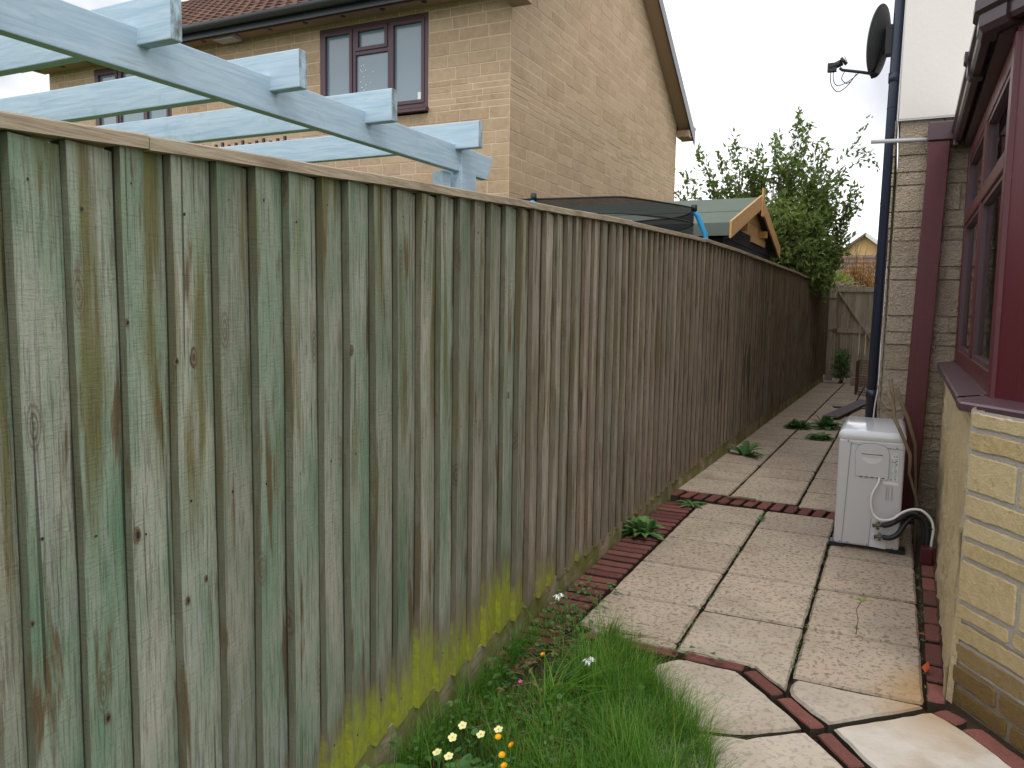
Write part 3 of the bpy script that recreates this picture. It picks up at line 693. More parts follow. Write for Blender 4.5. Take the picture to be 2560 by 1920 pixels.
for dx, dz in ((.10, .62), (.09, .575), (.11, .55), (.17, .565), (.29, .53), (.14, .48), (.09, .42), (.25, .395), (.18, .375), (.11, .35), (.145, .31), (.10, .22), (.36, .21), (.14, .63)):
    cx_ = -7.214 + 1.724 * .33 + dx; cz = 3.75 + dz; b = MB()
    b.face([V(cx_ + .009 * math.cos(a), HY + .022, cz + .009 * math.sin(a)) for a in [q * math.pi / 4 for q in range(8)]][::1], 0); b.build('sticker', WHT, w1)
b = MB(); b.box((-5.66, HY + .018, 3.86), (-5.61, HY + .021, 3.95)); b.build('window_tag', WHT, w1)
# neighbour's lean-to conservatory roof peeping over the fence
ct = empty('conservatory_roof', (-7.5, 7.8, 0), 'low plum and slate conservatory roof behind the pergola post, against the stone house', 'conservatory')
b = MB()
b.hexa([V(-10.5, 6.6, 2.55), V(-6.6, 6.6, 2.55), V(-6.2, 8.76, 2.80), V(-10.5, 8.76, 3.05)], [V(-10.5, 6.6, 2.60), V(-6.6, 6.6, 2.60), V(-6.2, 8.76, 2.85), V(-10.5, 8.76, 3.22)], 0)
b.build('roof', MAR2, ct)
b = MB()
b.hexa([V(-7.7, 8.2, 2.95), V(-5.55, 8.2, 2.5), V(-5.55, 8.76, 2.56), V(-7.7, 8.76, 3.02)], [V(-7.7, 8.2, 3.05), V(-5.55, 8.2, 2.58), V(-5.55, 8.76, 2.66), V(-7.7, 8.76, 3.14)], 0)
b.build('slate_hip', GUT, ct)
b = MB(); b.box((-8.9, 8.0, 3.20), (-7.1, 8.04, 3.24))
for i in range(15): b.beam((-8.85 + i * .12, 8.02, 3.23), (-8.85 + i * .12, 8.02, 3.33 + .02 * (i % 3)), .03, .03, V(0, 1, 0))
b.build('ridge_cresting', BROWN, ct)
b = MB(); b.box((-10.4, 6.7, 0), (-6.7, 8.7, 2.54)); b.build('wall', FARC, ct)

# ------------------------------------------------------------------ shed
SX, SY0, SY1 = -1.57, 7.86, 11.25; SM = 9.6
shed = empty('garden_shed', (SX - 1.2, 9.5, 0), 'dark shed with green felt roof and fresh pine gable boards behind the fence', 'shed')
XL = -4.1
b = MB()
nb = 13
for i in range(nb):                                           # shiplap gable
    z0, z1 = i * .15, (i + 1) * .15 - .006
    b.box((SX - .02, SY0 + .08, z0), (SX + .002 * (i % 2), SY1 - .08, z1), 0)
for i in range(4):
    z0 = 1.95 + i * .15; f_ = lambda z: (SM - (SM - SY0 - .08) * (2.50 - z) / .55, SM + (SY1 - .08 - SM) * (2.50 - z) / .55)
    a0, a1 = f_(z0); c0, c1 = f_(min(2.49, z0 + .144)); zt = min(2.49, z0 + .144)
    b.hexa([V(SX - .02, a0, z0), V(SX, a0, z0), V(SX, a1, z0), V(SX - .02, a1, z0)], [V(SX - .02, c0, zt), V(SX, c0, zt), V(SX, c1, zt), V(SX - .02, c1, zt)], 1 if i > 0 else 0)
for i in range(nb): b.box((XL, SY0 + .06 + .002 * (i % 2), i * .15), (SX - .022, SY0 + .08, (i + 1) * .15 - .006), 0)
b.box((XL, SY1 - .08, 0), (SX - .022, SY1 - .06, 1.95), 0); b.box((XL, SY0 + .082, 0), (XL + .02, SY1 - .082, 2.0), 0)
b.build('wall', [SHED, PINE], shed)
b = MB()                                                      # painted edge of bare pine, purlin ends
for q in (((SX - .1, SM - .75, 2.10), (SX + .08, SM - .68, 2.18)), ((SX - .1, SM + .62, 2.13), (SX + .08, SM + .69, 2.21)), ((SX - .1, SM - .03, 2.36), (SX + .08, SM + .04, 2.44)), ((SX + .003, SM - .1, 2.03), (SX + .02, SM + .95, 2.10))):
    b = MB(); b.box(*q); b.build('purlin', PINE, shed)
b = MB()
def fl(yo, sgn):
    e0 = V(0, yo, 2.04); r0 = V(0, SM, 2.50); nrm = V(0, 0, .03); x0, x1 = XL - .1, SX + .085
    b.hexa([V(x0, e0.y, e0.z), V(x1, e0.y, e0.z), V(x1, SM, 2.5), V(x0, SM, 2.5)], [V(x0, e0.y, e0.z + .035), V(x1, e0.y, e0.z + .035), V(x1, SM, 2.535), V(x0, SM, 2.535)], 0)
    # felt lap line and turned-down edge
    t = .42; b.hexa([V(x0, lerp(yo, SM, t), lerp(2.075, 2.535, t)), V(x1, lerp(yo, SM, t), lerp(2.075, 2.535, t)), V(x1, SM, 2.535), V(x0, SM, 2.535)],
                    [V(x0, lerp(yo, SM, t), lerp(2.083, 2.543, t)), V(x1, lerp(yo, SM, t), lerp(2.083, 2.543, t)), V(x1, SM, 2.543), V(x0, SM, 2.543)], 0)
    b.box((x0, min(yo, yo - sgn * .012), 1.955), (x1, max(yo, yo - sgn * .012), 2.078), 0)
fl(SY0 - .05, 1); fl(SY1 + .07, -1); b.build('felt_roof', FELT, shed)
bx0, bx1 = SX + .087, SX + .107
for yo in (SY0 - .065, SY1 + .085):
    b = MB(); b.hexa([V(bx0, yo, 1.93), V(bx1, yo, 1.93), V(bx1, SM, 2.41), V(bx0, SM, 2.41)], [V(bx0, yo, 2.09), V(bx1, yo, 2.09), V(bx1, SM, 2.57), V(bx0, SM, 2.57)], 0); b.build('bargeboard', PINE, shed)
b = MB(); b.box((bx1, SM - .06, 2.32), (bx1 + .018, SM + .06, 2.64), 0)
b.build('finial', PINE, shed)

# ------------------------------------------------------------------ trampoline
tr = empty('trampoline', (-2.62, 6.85, 0), 'trampoline with black safety net and blue foam poles rising over the fence', 'trampoline')
cx_, cy_, rr = -2.62, 6.85, .99
P_ = lambda a, r_=rr: (cx_ + r_ * math.cos(a), cy_ + r_ * math.sin(a))
pol = [math.radians(a) for a in (8, 95, 150, 205, 267)]
def ring_pt(a):                                                # rim sags straight between poles a little
    return P_(a, rr * (1 - .03 * abs(math.sin(3 * (a - pol[0])))))
b = MB(); n = 72
for i in range(n):
    a0, a1 = 2 * math.pi * i / n, 2 * math.pi * (i + 1) / n; p, q = ring_pt(a0), ring_pt(a1)
    z1a = 2.12 - .015 * abs(math.sin(3 * (a0 - pol[0]))); z1b = 2.12 - .015 * abs(math.sin(3 * (a1 - pol[0])))
    b.face([V(*p, .8), V(*q, .8), V(*q, z1b - .13), V(*p, z1a - .13)], 0, (.50, 0, 0, 1))
    b.face([V(*p, z1a - .13), V(*q, z1b - .13), V(*q, z1b), V(*p, z1a)], 0, (.20, 0, 0, 1))
b.build('net', NET, tr)
b = MB()
b.tube([(*ring_pt(2 * math.pi * i / n), 2.122 - .015 * abs(math.sin(3 * (2 * math.pi * i / n - pol[0])))) for i in range(n + 1)], .008, 6); b.build('net_hem', BLACK, tr); b = MB()
b.tube([(*ring_pt(2 * math.pi * i / n), 1.99) for i in range(n + 1)], .006, 6); b.build('net_hem', BLACK, tr); b = MB()
b.tube([(*P_(2 * math.pi * i / n, rr + .05), .75) for i in range(n + 1)], .03, 8)
b.face([V(*P_(2 * math.pi * i / n, rr + .02), .76) for i in range(n)], 0)
b.build('mat', BLACK, tr)
for a in pol:
    b = MB(); b.tube([(*P_(a, rr - .01), 2.10), (*P_(a, rr + .03), 2.06), (*P_(a, rr + .10), 1.90), (*P_(a, rr + .14), 1.72), (*P_(a, rr + .15), 1.4), (*P_(a, rr + .12), .9), (*P_(a, rr + .1), 0)], .022, 10)
    o = b.build('pole', FOAM, tr); b = MB(); b.tube([(*P_(a, rr + .0), 2.09), (*P_(a, rr - .0), 2.15)], .026, 10); b.build('pole_cap', BLACK, o)

# ------------------------------------------------------------------ own house: buff wall, white render, pipes
FYW = 5.2
own = empty('brick_house', (0, FYW, 0), 'buff split stone house wall with white rendered upper storey at right', 'house')
m = MB(); zs = courses(0, 2.36, (.075, .095, .15, .15, .21))
stones(m, V(-.058, FYW, 0), V(1, 0, 0), V(0, -1, 0), 0, 3.2, zs, (.17, .40), .009, .009, lean=.008, rnd=.004)
stones(m, V(-.058, 14.95, 0), V(0, -1, 0), V(-1, 0, 0), 0, 9.75, zs, (.2, .4), .009, .010, rnd=.003)
m.build('wall', BUFF, own)
b = MB(); b.box((-.050, FYW - .035, 2.35), (3.2, 15.0, 5.6), 0); b.build('rendered_wall', WHITE, own, bevel=.006)
b = MB(); b.box((-.052, FYW - .038, 2.343), (3.2, FYW + .0, 2.349), 0); b.build('drip_bead', GREYP, own)
# blue soil pipe
sp = empty('drain_pipe', (-.115, 5.75, 0), 'tall dark blue drainpipe rising at the house corner behind the air conditioner', 'drainpipe')
b = MB(); b.tube([(-.118, 5.75, -.02), (-.084, 5.75, 3.2), (-.075, 5.75, 4.6)], .037, 20); b.build('pipe', NAVY, sp)
for z in (.70, 2.74): b = MB(); xx = -.118 + .0107 * z; b.tube([(xx, 5.75, z - .03), (xx, 5.75, z + .03)], .042, 20); b.box((xx, 5.735, z - .02), (xx + .06, 5.765, z + .02)); b.build('bracket', NAVY, sp)
for z in (1.42, 1.95, 2.55): b = MB(); xx = -.118 + .0107 * z; b.tube([(xx, 5.75, z - .002), (xx, 5.75, z + .002)], .0395, 16); b.build('cable_tie', BLACK, sp)
def cable(name, pts, r_, mat, label, cat='cable'):
    b = MB(); P = [V(*p) for p in pts]; out = []
    for i in range(len(P) - 1):
        p0, p1, p2, p3 = P[max(0, i - 1)], P[i], P[i + 1], P[min(len(P) - 1, i + 2)]
        for k in range(6):
            t = k / 6; out.append(.5 * ((2 * p1) + (p2 - p0) * t + (2 * p0 - 5 * p1 + 4 * p2 - p3) * t * t + (3 * p1 - p0 - 3 * p2 + p3) * t ** 3))
    out.append(P[-1]); b.tube(out, r_, 8); o = b.build(name, mat)
    if label: tag(o, label, cat)
    return o
cable('cable', [(-.030, 5.70, 4.4), (-.052, 5.70, 3.3), (-.062, 5.70, 2.4), (-.063, 5.70, 1.9), (-.070, 5.70, 1.55), (-.073, 5.70, 1.2), (-.077, 5.70, 1.0), (-.079, 5.68, .75), (-.095, 5.66, .55), (-.10, 5.66, 0)], .0045, WHT, 'white cable clipped down the house corner beside the blue drainpipe')
cable('cable', [(-.045, 5.71, 4.4), (-.045, 5.71, 3.0), (-.030, 5.71, 2.75), (-.058, 5.71, 2.45), (-.072, 5.71, 2.0), (-.082, 5.71, 1.4), (-.085, 5.71, .4)], .0035, BROWN, 'dark brown cable running down the drainpipe to the ground')
# grey overflow pipe and plum downpipe
b = MB(); b.tube([(.13, FYW - .06, 2.222), (-.188, FYW - .06, 2.232)], .0115, 14); tag(b.build('overflow_pipe', GREYP), 'short grey plastic pipe sticking out sideways across the drainpipe', 'pipe')
dp = empty('downpipe', (.13, FYW - .03, 0), 'wide plum coloured square downpipe beside the conservatory', 'downpipe')
b = MB(); xl = lambda z: .061 + .0232 * z
yb0, yb1 = FYW - .075, FYW - .013
b.hexa([V(xl(0), yb0, 0), V(xl(0) + .108, yb0, 0), V(xl(0) + .108, yb1, 0), V(xl(0), yb1, 0)], [V(xl(2.21), yb0, 2.21), V(xl(2.21) + .108, yb0, 2.21), V(xl(2.21) + .108, yb1, 2.21), V(xl(2.21), yb1, 2.21)])
b.build('pipe', MAR, dp, bevel=.004)
b = MB(); b.box((.105, FYW - .085, 2.212), (.236, FYW - .04, 2.315)); b.box((.232, FYW - .12, 2.17), (.262, FYW - .04, 2.26)); b.build('hopper', MAR2, dp, bevel=.006)

# ------------------------------------------------------------------ satellite dish
dish = empty('satellite_dish', (-.14, 5.85, 2.95), 'small dark mesh satellite dish with receiver arm beside the drainpipe', 'satellite dish')
n_ = V(-.93, .30, .12).normalized(); up_ = (V(0.10, .0, 1) - n_ * V(0.10, 0, 1).dot(n_)).normalized(); sd_ = n_.cross(up_)
Cc = V(-.205, 5.9, 3.025); b = MB(); nr, na = 7, 40; pt = lambda i, k: Cc + up_ * (.225 * (i / nr) * math.cos(2 * math.pi * k / na)) + sd_ * (.175 * (i / nr) * math.sin(2 * math.pi * k / na)) - n_ * (.055 * (1 - (i / nr) ** 2))
for i in range(nr):
    for k in range(na):
        q = [pt(i, k), pt(i, k + 1), pt(i + 1, k + 1), pt(i + 1, k)]
        b.face(q, 0, smooth=True); b.face([p - n_ * .003 for p in q][::-1], 0, smooth=True)
b.tube([pt(nr, k) for k in range(na + 1)], .006, 8); b.build('reflector', m_plain('dark_mesh', (.06, .063, .066), .45, .5, .3, 60, .4), dish, weld=False)
bot = Cc - up_ * .23; b = MB(); b.tube([bot, V(-.195, 5.86, 2.80), V(-.31, 5.88, 2.835), V(-.42, 5.90, 2.865), V(-.435, 5.9, 2.88)], .010, 8)
b.tube([bot + V(.0, -.02, .02), V(-.155, 5.82, 2.98), V(-.115, 5.76, 3.05)], .016, 8); b.box((-.16, 5.76, 2.90), (-.10, 5.85, 3.08)); b.build('arm', BLACK, dish)
b = MB(); b.tube([(-.50, 5.9, 2.885), (-.42, 5.895, 2.915)], .022, 12); b.tube([(-.42, 5.895, 2.915), (-.405, 5.893, 2.925)], .030, 14); b.box((-.512, 5.88, 2.86), (-.455, 5.92, 2.915)); o = b.build('receiver', BLACK, dish)
b = MB(); b.tube([(-.404, 5.893, 2.9255), (-.396, 5.892, 2.929)], .028, 14); b.build('receiver_cap', WHT, o)
for q, pts in enumerate(([(-.49, 5.9, 2.86), (-.485, 5.9, 2.78), (-.44, 5.9, 2.725), (-.38, 5.9, 2.76), (-.33, 5.9, 2.83)], [(-.475, 5.9, 2.86), (-.47, 5.9, 2.80), (-.44, 5.9, 2.765), (-.37, 5.9, 2.79), (-.315, 5.9, 2.835)], [(-.40, 5.9, 2.86), (-.42, 5.9, 2.81), (-.39, 5.9, 2.775), (-.36, 5.9, 2.785)])):
    o = cable('cable', pts, .003, BLACK, None); o.parent = dish; o.matrix_parent_inverse = Matrix.Translation(-dish.location)

# ------------------------------------------------------------------ conservatory
con = empty('conservatory', (.3, 3.4, 0), 'plum framed conservatory on a golden stone dwarf wall at right', 'conservatory')
C0 = V(.212, 2.82, 0); C1 = V(.276, FYW, 0); FD = V(.193, -.295, 0).normalized(); FN = V(-FD.y * -1, FD.x * -1, 0)
FN = V(FD.y, -FD.x, 0)
if FN.dot(V(-1, -1, 0)) < 0: FN = -FN
m = MB(); zf = [0, .066, .14, .21, .28, .337, .48, .544, .61, .69, .82, .89, .95]
def stain(u, z):
    s_ = 0
    if z < .14: s_ = .85
    if .14 < z < .22: s_ = .62 if u < .6 else .3
    if .22 < z < .3 and u < .3: s_ = .12
    return s_
stones(m, C0 + V(0, 0, 0) - FN * .012 + FD * .012, FD, FN, 0, 1.05, zf, (.18, .40), .018, .006, rnd=.002, stain=stain, rounded=.007)
E1 = C0 + FD * 1.05
stones(m, E1 - V(0, -.012, 0), V(1, 0, 0), V(0, -1, 0), 0, 2.4, zf, (.17, .36), .020, .017, rnd=.003, rounded=.014)
m.build('dwarf_wall', GOLD, con)
b = MB(); nu, nv = 90, 50; sdv = (C1 - C0); sn = V(-sdv.y, sdv.x, 0).normalized()
def sp_(i, j):
    p = C0 + sdv * (i / nu) + V(0, 0, .95 * j / nv) + V(0.030 * j / nv * (1 - i / nu), 0, 0)
    q = V(p.x * 3, p.y * 9, p.z * 5); d = .016 * noise.noise(q) + .010 * noise.noise(q * 4) + .006 * noise.noise(V(p.y * 50, 0, p.z * 7))
    if i == 0: d = 0
    return p + sn * (d - .004)
for i in range(nu):
    for j in range(nv): b.face([sp_(i, j), sp_(i, j + 1), sp_(i + 1, j + 1), sp_(i + 1, j)], 0, (.55 + .4 * noise.noise(V(i * .3, j * .12, 0)), .08, 0, 1), None, True)
for j in range(nv): b.face([sp_(0, j), sp_(0, j + 1), sp_(0, j + 1) + FD * .03, sp_(0, j) + FD * .03], 0, (.6, .1, 0, 1))
b.build('side_wall', m_stone('cleft_golden_stone', (.50, .385, .20), (.64, .53, .33), (.36, .32, .26), .012, 45, .9, (.16, .11, .05)), con)
ZS = .96
def sillprof(m, poly_out, poly_in, z=ZS):                         # outer edge list, inner edge list
    for (a, b_), (c, d) in zip(zip(poly_out, poly_out[1:]), zip(poly_in, poly_in[1:])):
        a, b_, c, d = (V(*q, 0) for q in (a, b_, c, d)); lo = V(0, 0, z - .030); lt = V(0, 0, z - .006); hi = V(0, 0, z + .012)
        m.face([a + lo, b_ + lo, b_ + lt, a + lt][::-1]); k = .06
        a2, b2 = a.lerp(c, k), b_.lerp(d, k)
        m.face([a + lt, b_ + lt, b2 + V(0, 0, z), a2 + V(0, 0, z)][::-1]); m.face([a2 + V(0, 0, z), b2 + V(0, 0, z), d + hi, c + hi][::-1]); m.face([a + lo, c + lo, d + lo, b_ + lo][::-1])
b = MB()
sillprof(b, [(.234, FYW - .01), (.208, 3.14)], [(.325, FYW - .01), (.310, 3.135)])
b.build('sill', MAR2, con, weld=False)
b = MB(); so2 = V(.206, 3.13, 0); so3 = V(.207, 2.985, 0); so4 = so3 + V(.152, -.20, 0).normalized() * 1.25
in2 = V(.31, 3.13, 0); in3 = V(.303, 3.14, 0); in4 = in3 + V(.152, -.2, 0).normalized() * 1.30
sillprof(b, [so2.xy, so3.xy, so4.xy], [in2.xy, in3.xy, in4.xy], ZS - .004); b.build('sill', MAR2, con, weld=False)
# side glazing on the plane x ~ .305-.32
sx = lambda y: lerp(.303, .320, (y - 3.158) / 2.042)
def vbar(m, ya, yb, z0, z1, out=0.0, th=.06): m.hexa([V(sx(ya) - out, ya, z0), V(sx(ya) + th, ya, z0), V(sx(yb) + th, yb, z0), V(sx(yb) - out, yb, z0)], [V(sx(ya) - out, ya, z1), V(sx(ya) + th, ya, z1), V(sx(yb) + th, yb, z1), V(sx(yb) - out, yb, z1)])
b = MB()
vbar(b, 5.11, FYW - .005, ZS, 2.16, .004); vbar(b, 4.07, 4.18, ZS + .088, 2.08, .002); vbar(b, 3.10, 5.11, 2.08, 2.16, .001); vbar(b, 3.16, 5.11, 1.735, 1.795, .006); vbar(b, 3.10, 5.11, ZS - .01, 1.046, .001)
vbar(b, 3.08, 3.17, ZS, 2.16, .005)
side = b.build('window', MAR, con, bevel=.005)
for ya, yb in ((3.17, 4.05), (4.20, 5.11)):
    for z0, z1 in ((1.046, 1.735), (1.795, 2.08)):
        g = MB(); g.hexa([V(sx(ya) + .022, ya, z0), V(sx(ya) + .026, ya, z0), V(sx(yb) + .026, yb, z0), V(sx(yb) + .022, yb, z0)], [V(sx(ya) + .022, ya, z1), V(sx(ya) + .026, ya, z1), V(sx(yb) + .026, yb, z1), V(sx(yb) + .022, yb, z1)]); g.build('pane', CGL, side)
        g = MB(); bw = .018
        for s_ in (0, 1):
            yq = (ya, ya + bw) if s_ == 0 else (yb - bw, yb)
            vbar(g, yq[0], yq[1], z0, z1, -.004, .03)
        vbar(g, ya + bw, yb - bw, z0, z0 + bw, -.004, .03); vbar(g, ya + bw, yb - bw, z1 - bw, z1, -.004, .03); g.build('sash', MAR2, side)
# corner post and facet frames
b = MB(); pc = V(.303, 3.10, 0)
b.hexa([pc + V(-.002, 0, ZS), pc + FD * .13 + V(.0, 0, ZS), pc + FD * .13 - FN * .07 + V(0, 0, ZS), pc + V(.07, .03, ZS)], [pc + V(-.002, 0, 2.30), pc + FD * .13 + V(0, 0, 2.30), pc + FD * .13 - FN * .07 + V(0, 0, 2.30), pc + V(.07, .03, 2.30)])
b.build('corner_post', MAR, con, bevel=.006)
def fbar(m, s0, s1, z0, z1, o=0.0, th=.06):
    A = [pc + FD * s0 + FN * o, pc + FD * s1 + FN * o, pc + FD * s1 - FN * th, pc + FD * s0 - FN * th]
    m.hexa([a + V(0, 0, z0) for a in A], [a + V(0, 0, z1) for a in A])
b = MB(); fbar(b, .13, .22, ZS, 2.16, .002); fbar(b, .22, 1.0, ZS, 1.05, .001); fbar(b, .22, 1.0, 2.08, 2.16, .001); fbar(b, .22, 1.0, 1.735, 1.795, .003); fbar(b, 1.0, 1.1, ZS, 2.16, .002); fbar(b, .58, .64, 1.05, 2.08, .004)
fw = b.build('window', MAR, con, bevel=.005)
for s0, s1 in ((.22, .58), (.64, 1.0)):
    for z0, z1 in ((1.05, 1.735), (1.795, 2.08)): g = MB(); fbar(g, s0, s1, z0, z1, -.024, .03); g.build('pane', CGL, fw)
pe = pc + FD * 1.1
b = MB(); b.box((pe.x, pe.y - .03, ZS - .02), (3.4, pe.y + .03, 1.05)); b.box((pe.x, pe.y - .03, 2.08), (3.4, pe.y + .03, 2.16))
for q in range(4): b.box((pe.x + .02 + q * .68, pe.y - .031, 1.05), (pe.x + .09 + q * .68, pe.y + .031, 2.08))
b.build('window', MAR, con)
b = MB(); b.box((pe.x, pe.y - .16, ZS - .03), (3.4, pe.y + .0, ZS)); b.build('sill', MAR2, con)
# eaves: soffit board, gutter
G0 = V(.298, FYW - .012, 0); G1 = V(.268, 3.16, 0); G2 = G1 + FD * 1.25
def strip(m, line, prof, closed=False):
    """sweep profile (offset outward, z) along line with mitred joints"""
    rows = []
    for i, p in enumerate(line):
        ds = []
        if i > 0: ds.append((p - line[i - 1]).normalized())
        if i < len(line) - 1: ds.append((line[i + 1] - p).normalized())
        nn = sum((V(d.y, -d.x, 0) for d in ds), V(0, 0, 0)) / len(ds); nn = nn / nn.dot(nn)
        rows.append([p + nn * o_ + V(0, 0, z_) for o_, z_ in prof])
    for a, b_ in zip(rows, rows[1:]):
        for k in range(len(prof) - 1): m.face([a[k], a[k + 1], b_[k + 1], b_[k]], 0)
    m.face(rows[0][::-1]); m.face(rows[-1])
ln = [G0, G1, G2]
b = MB(); strip(b, ln, [(-.10, 2.165), (.01, 2.175), (.01, 2.182), (-.10, 2.182)]); b.build('soffit', BROWN, con, weld=False)
b = MB(); strip(b, ln, [(.012, 2.18), (.012, 2.35), (-.01, 2.35), (-.01, 2.18)]); b.build('fascia', BROWN, con, weld=False)
b = MB(); strip(b, ln, [(.016, 2.205), (.030, 2.19), (.055, 2.19), (.064, 2.205), (.064, 2.24), (.076, 2.252), (.076, 2.275), (.070, 2.28), (.066, 2.275), (.066, 2.255), (.054, 2.243), (.054, 2.2), (.03, 2.198), (.020, 2.21), (.016, 2.27)])
g_ = b.build('gutter', BROWN, con, weld=False)
b = MB()                                                       # union clip and moulded corner
strip(b, [G1 + V(.002, .09, 0), G1, G1 + FD * .10], [(.014, 2.182), (.060, 2.180), (.073, 2.20), (.073, 2.238), (.088, 2.25), (.088, 2.287), (.014, 2.287)]); b.build('gutter_corner', BROWN, g_, weld=False)
b = MB(); strip(b, [G1 + V(.004, .62, 0), G1 + V(.004, .55, 0)], [(.014, 2.182), (.060, 2.182), (.070, 2.20), (.070, 2.238), (.083, 2.25), (.083, 2.285), (.014, 2.285)]); b.build('gutter_clip', BROWN, g_, weld=False)
b = MB(); b.hexa([V(.26, FYW - .04, 2.33), V(.26, 3.2, 2.33), V(3.2, 3.2, 3.1), V(3.2, FYW - .04, 3.1)][::-1], [V(.26, FYW - .04, 2.35), V(.26, 3.2, 2.35), V(3.2, 3.2, 3.12), V(3.2, FYW - .04, 3.12)][::-1])
PT = m_glass('opal_roof_sheet', (.5, .52, .52), .6, .2); b.build('roof', PT, con)
b = MB(); b.prism([(.38, 3.05), (1.0, 2.1), (3.3, 2.1), (3.3, FYW - .02), (.38, FYW - .02)], 0, .03); b.build('floor', FARC, con)

# ------------------------------------------------------------------ air conditioner
AX0, AX1, AY0, AY1 = -.232, .082, 4.432, 5.06; AT = .63
ac = empty('air_conditioner', (-.075, 4.43, 0), 'cream outdoor air conditioner unit standing on the paving by the house', 'air conditioner')
b = MB(); b.box((AX0, AY0, .022), (AX1, AY1, AT - .045)); b.build('casing', ACW, ac, bevel=.012)
b = MB(); b.box((AX0 - .004, AY0 - .004, AT - .060), (AX1 + .004, AY1, AT), 0); o = b.build('top_cover', ACT, ac); bv = o.modifiers.new('b', 'BEVEL'); bv.width = .028; bv.segments = 5; bv.limit_method = 'ANGLE'
for p in o.data.polygons: p.use_smooth = True
yf = AY0 - .0015
def flat(m, pts, y=yf, th=.003): 
    m.face([V(p[0], y - th, p[1]) for p in pts]); m.face([V(p[0], y + .002, p[1]) for p in pts][::-1]); k = len(pts)
    for i in range(k): m.face([V(pts[i][0], y + .002, pts[i][1]), V(pts[(i + 1) % k][0], y + .002, pts[(i + 1) % k][1]), V(pts[(i + 1) % k][0], y - th, pts[(i + 1) % k][1]), V(pts[i][0], y - th, pts[i][1])])
def arch(x0, x1, z0, z1, r=.018, top=.018):
    pts = [(x0 + .006, z0 + .004), (x0 + .03, z0), (x1 - .045, z0 + .001), (x1 - .035, z0 - .012), (x1 - .01, z0 - .012), (x1, z0)]
    n = 12
    for i in range(n + 1): t = i / n; a = math.pi * t; pts.append((lerp(x1, x0, t), z1 - .05 + .05 * math.sin(a) ** .35 + 0))
    return pts
b = MB(); flat(b, [(p[0], p[1]) for p in arch(-.151, .013, .392, .572)], yf, .0005); b.build('cover_outline', LINE, ac)
b = MB(); flat(b, [(lerp(-.069, p[0], .985), lerp(.48, p[1], .985)) for p in arch(-.151, .013, .392, .572)], yf, .0035); cov = b.build('access_cover', ACW, ac)
b = MB(); flat(b, [(-.069 + .047 * math.cos(a), .497 + (.034 if a > math.pi else .022) * math.sin(a)) for a in [2 * math.pi * i / 24 for i in range(24)]], yf - .003, .0015); b.build('handle_surround', ACT, cov)
b = MB(); flat(b, [(-.118, .512), (-.114, .500), (-.09, .494), (-.05, .494), (-.025, .500), (-.020, .512)], yf - .0042, .0015); b.build('hand_grip', ACW, cov)
b = MB(); flat(b, [(-.119, .5145), (-.119, .511), (-.019, .511), (-.019, .5145)], yf - .0045, .002); b.build('grip_slot', LINE, cov)
b = MB()
for i in range(5): flat(b, [(-.124 + i * .026, .3955), (-.124 + i * .026, .390), (-.108 + i * .026, .390), (-.108 + i * .026, .3955)], yf, .004)
b.build('vent_notches', LINE, cov)
b = MB(); flat(b, [(-.1705, AT - .062), (-.1725, AT - .062), (-.193, .03), (-.191, .03)], yf, .0006); flat(b, [(-.17, .562), (.074, .548), (.074, .5465), (-.17, .5605)], yf, .0006); flat(b, [(-.057, .175), (-.0555, .175), (-.062, .024), (-.0635, .024)], yf, .0006)
b.build('panel_seams', LINE, ac)
b = MB(); flat(b, [(.018, .518), (.018, .388), (.058, .384), (.058, .514)], yf, .0008); lab = b.build('rating_label', ACT, ac)
b = MB(); yl = yf - .0008
for i in range(17):
    z = .498 - i * .0062
    for x0, x1 in ((.021, .021 + R.uniform(.006, .012)), (.036, .036 + R.uniform(.010, .018))): flat(b, [(x0, z), (x0, z - .0018), (x1, z - .0018), (x1, z)], yl, .0004)
for x_, z_ in ((.030, .482), (.040, .480), (.047, .486), (.047, .472), (.026, .39), (.045, .392)): flat(b, [(x_ + .0035 * math.cos(a), z_ + .0035 * math.sin(a)) for a in [q * math.pi / 4 for q in range(8)]], yl - .0002, .0004)
flat(b, [(.034 + .0035 * math.cos(a), .510 + .0035 * math.sin(a)) for a in [q * math.pi / 4 for q in range(8)]], yl, .0004); flat(b, [(.040, .5125), (.040, .508), (.050, .5075), (.050, .512)], yl, .0004)
for x0, x1, z0, z1 in ((.018, .0186, .388, .518), (.0574, .058, .386, .516)): flat(b, [(x0, z1), (x0, z0), (x1, z0), (x1, z1)], yl, .0003)
b.build('label_print', LINE, lab)
b = MB(); flat(b, [(-.010, .379), (-.010, .364), (.060, .361), (.060, .376)], yf, .0008); b.build('white_sticker', WHT, ac)
b = MB()
for cx__, w_ in ((.004, .009), (.016, .005), (.030, .008)):
    for i in range(13): z = .352 - i * .0056; flat(b, [(cx__, z), (cx__, z - .002), (cx__ + w_ * R.uniform(.6, 1), z - .002), (cx__ + w_, z)], yf, .0004)
b.build('small_print', m_plain('pale_grey_print', (.34, .34, .35), .6), ac)
b = MB()
for x_, z_ in ((-.186, .575), (.044, .556), (-.200, .035), (-.164, .035), (-.07, .035), (-.03, .187), (.05, .03)): b = MB(); b.tube([(x_, yf - .003, z_), (x_, yf + .002, z_)], .0032, 8); b.build('screw', STEEL, ac)
b = MB(); flat(b, [(-.052, .185), (-.054, .074), (-.003, .066), (.012, .182)], yf, .002); flat(b, [(-.056, .066), (-.058, .028), (.02, .022), (.018, .060)], yf, .0015); b.build('valve_plate', ACT, ac)
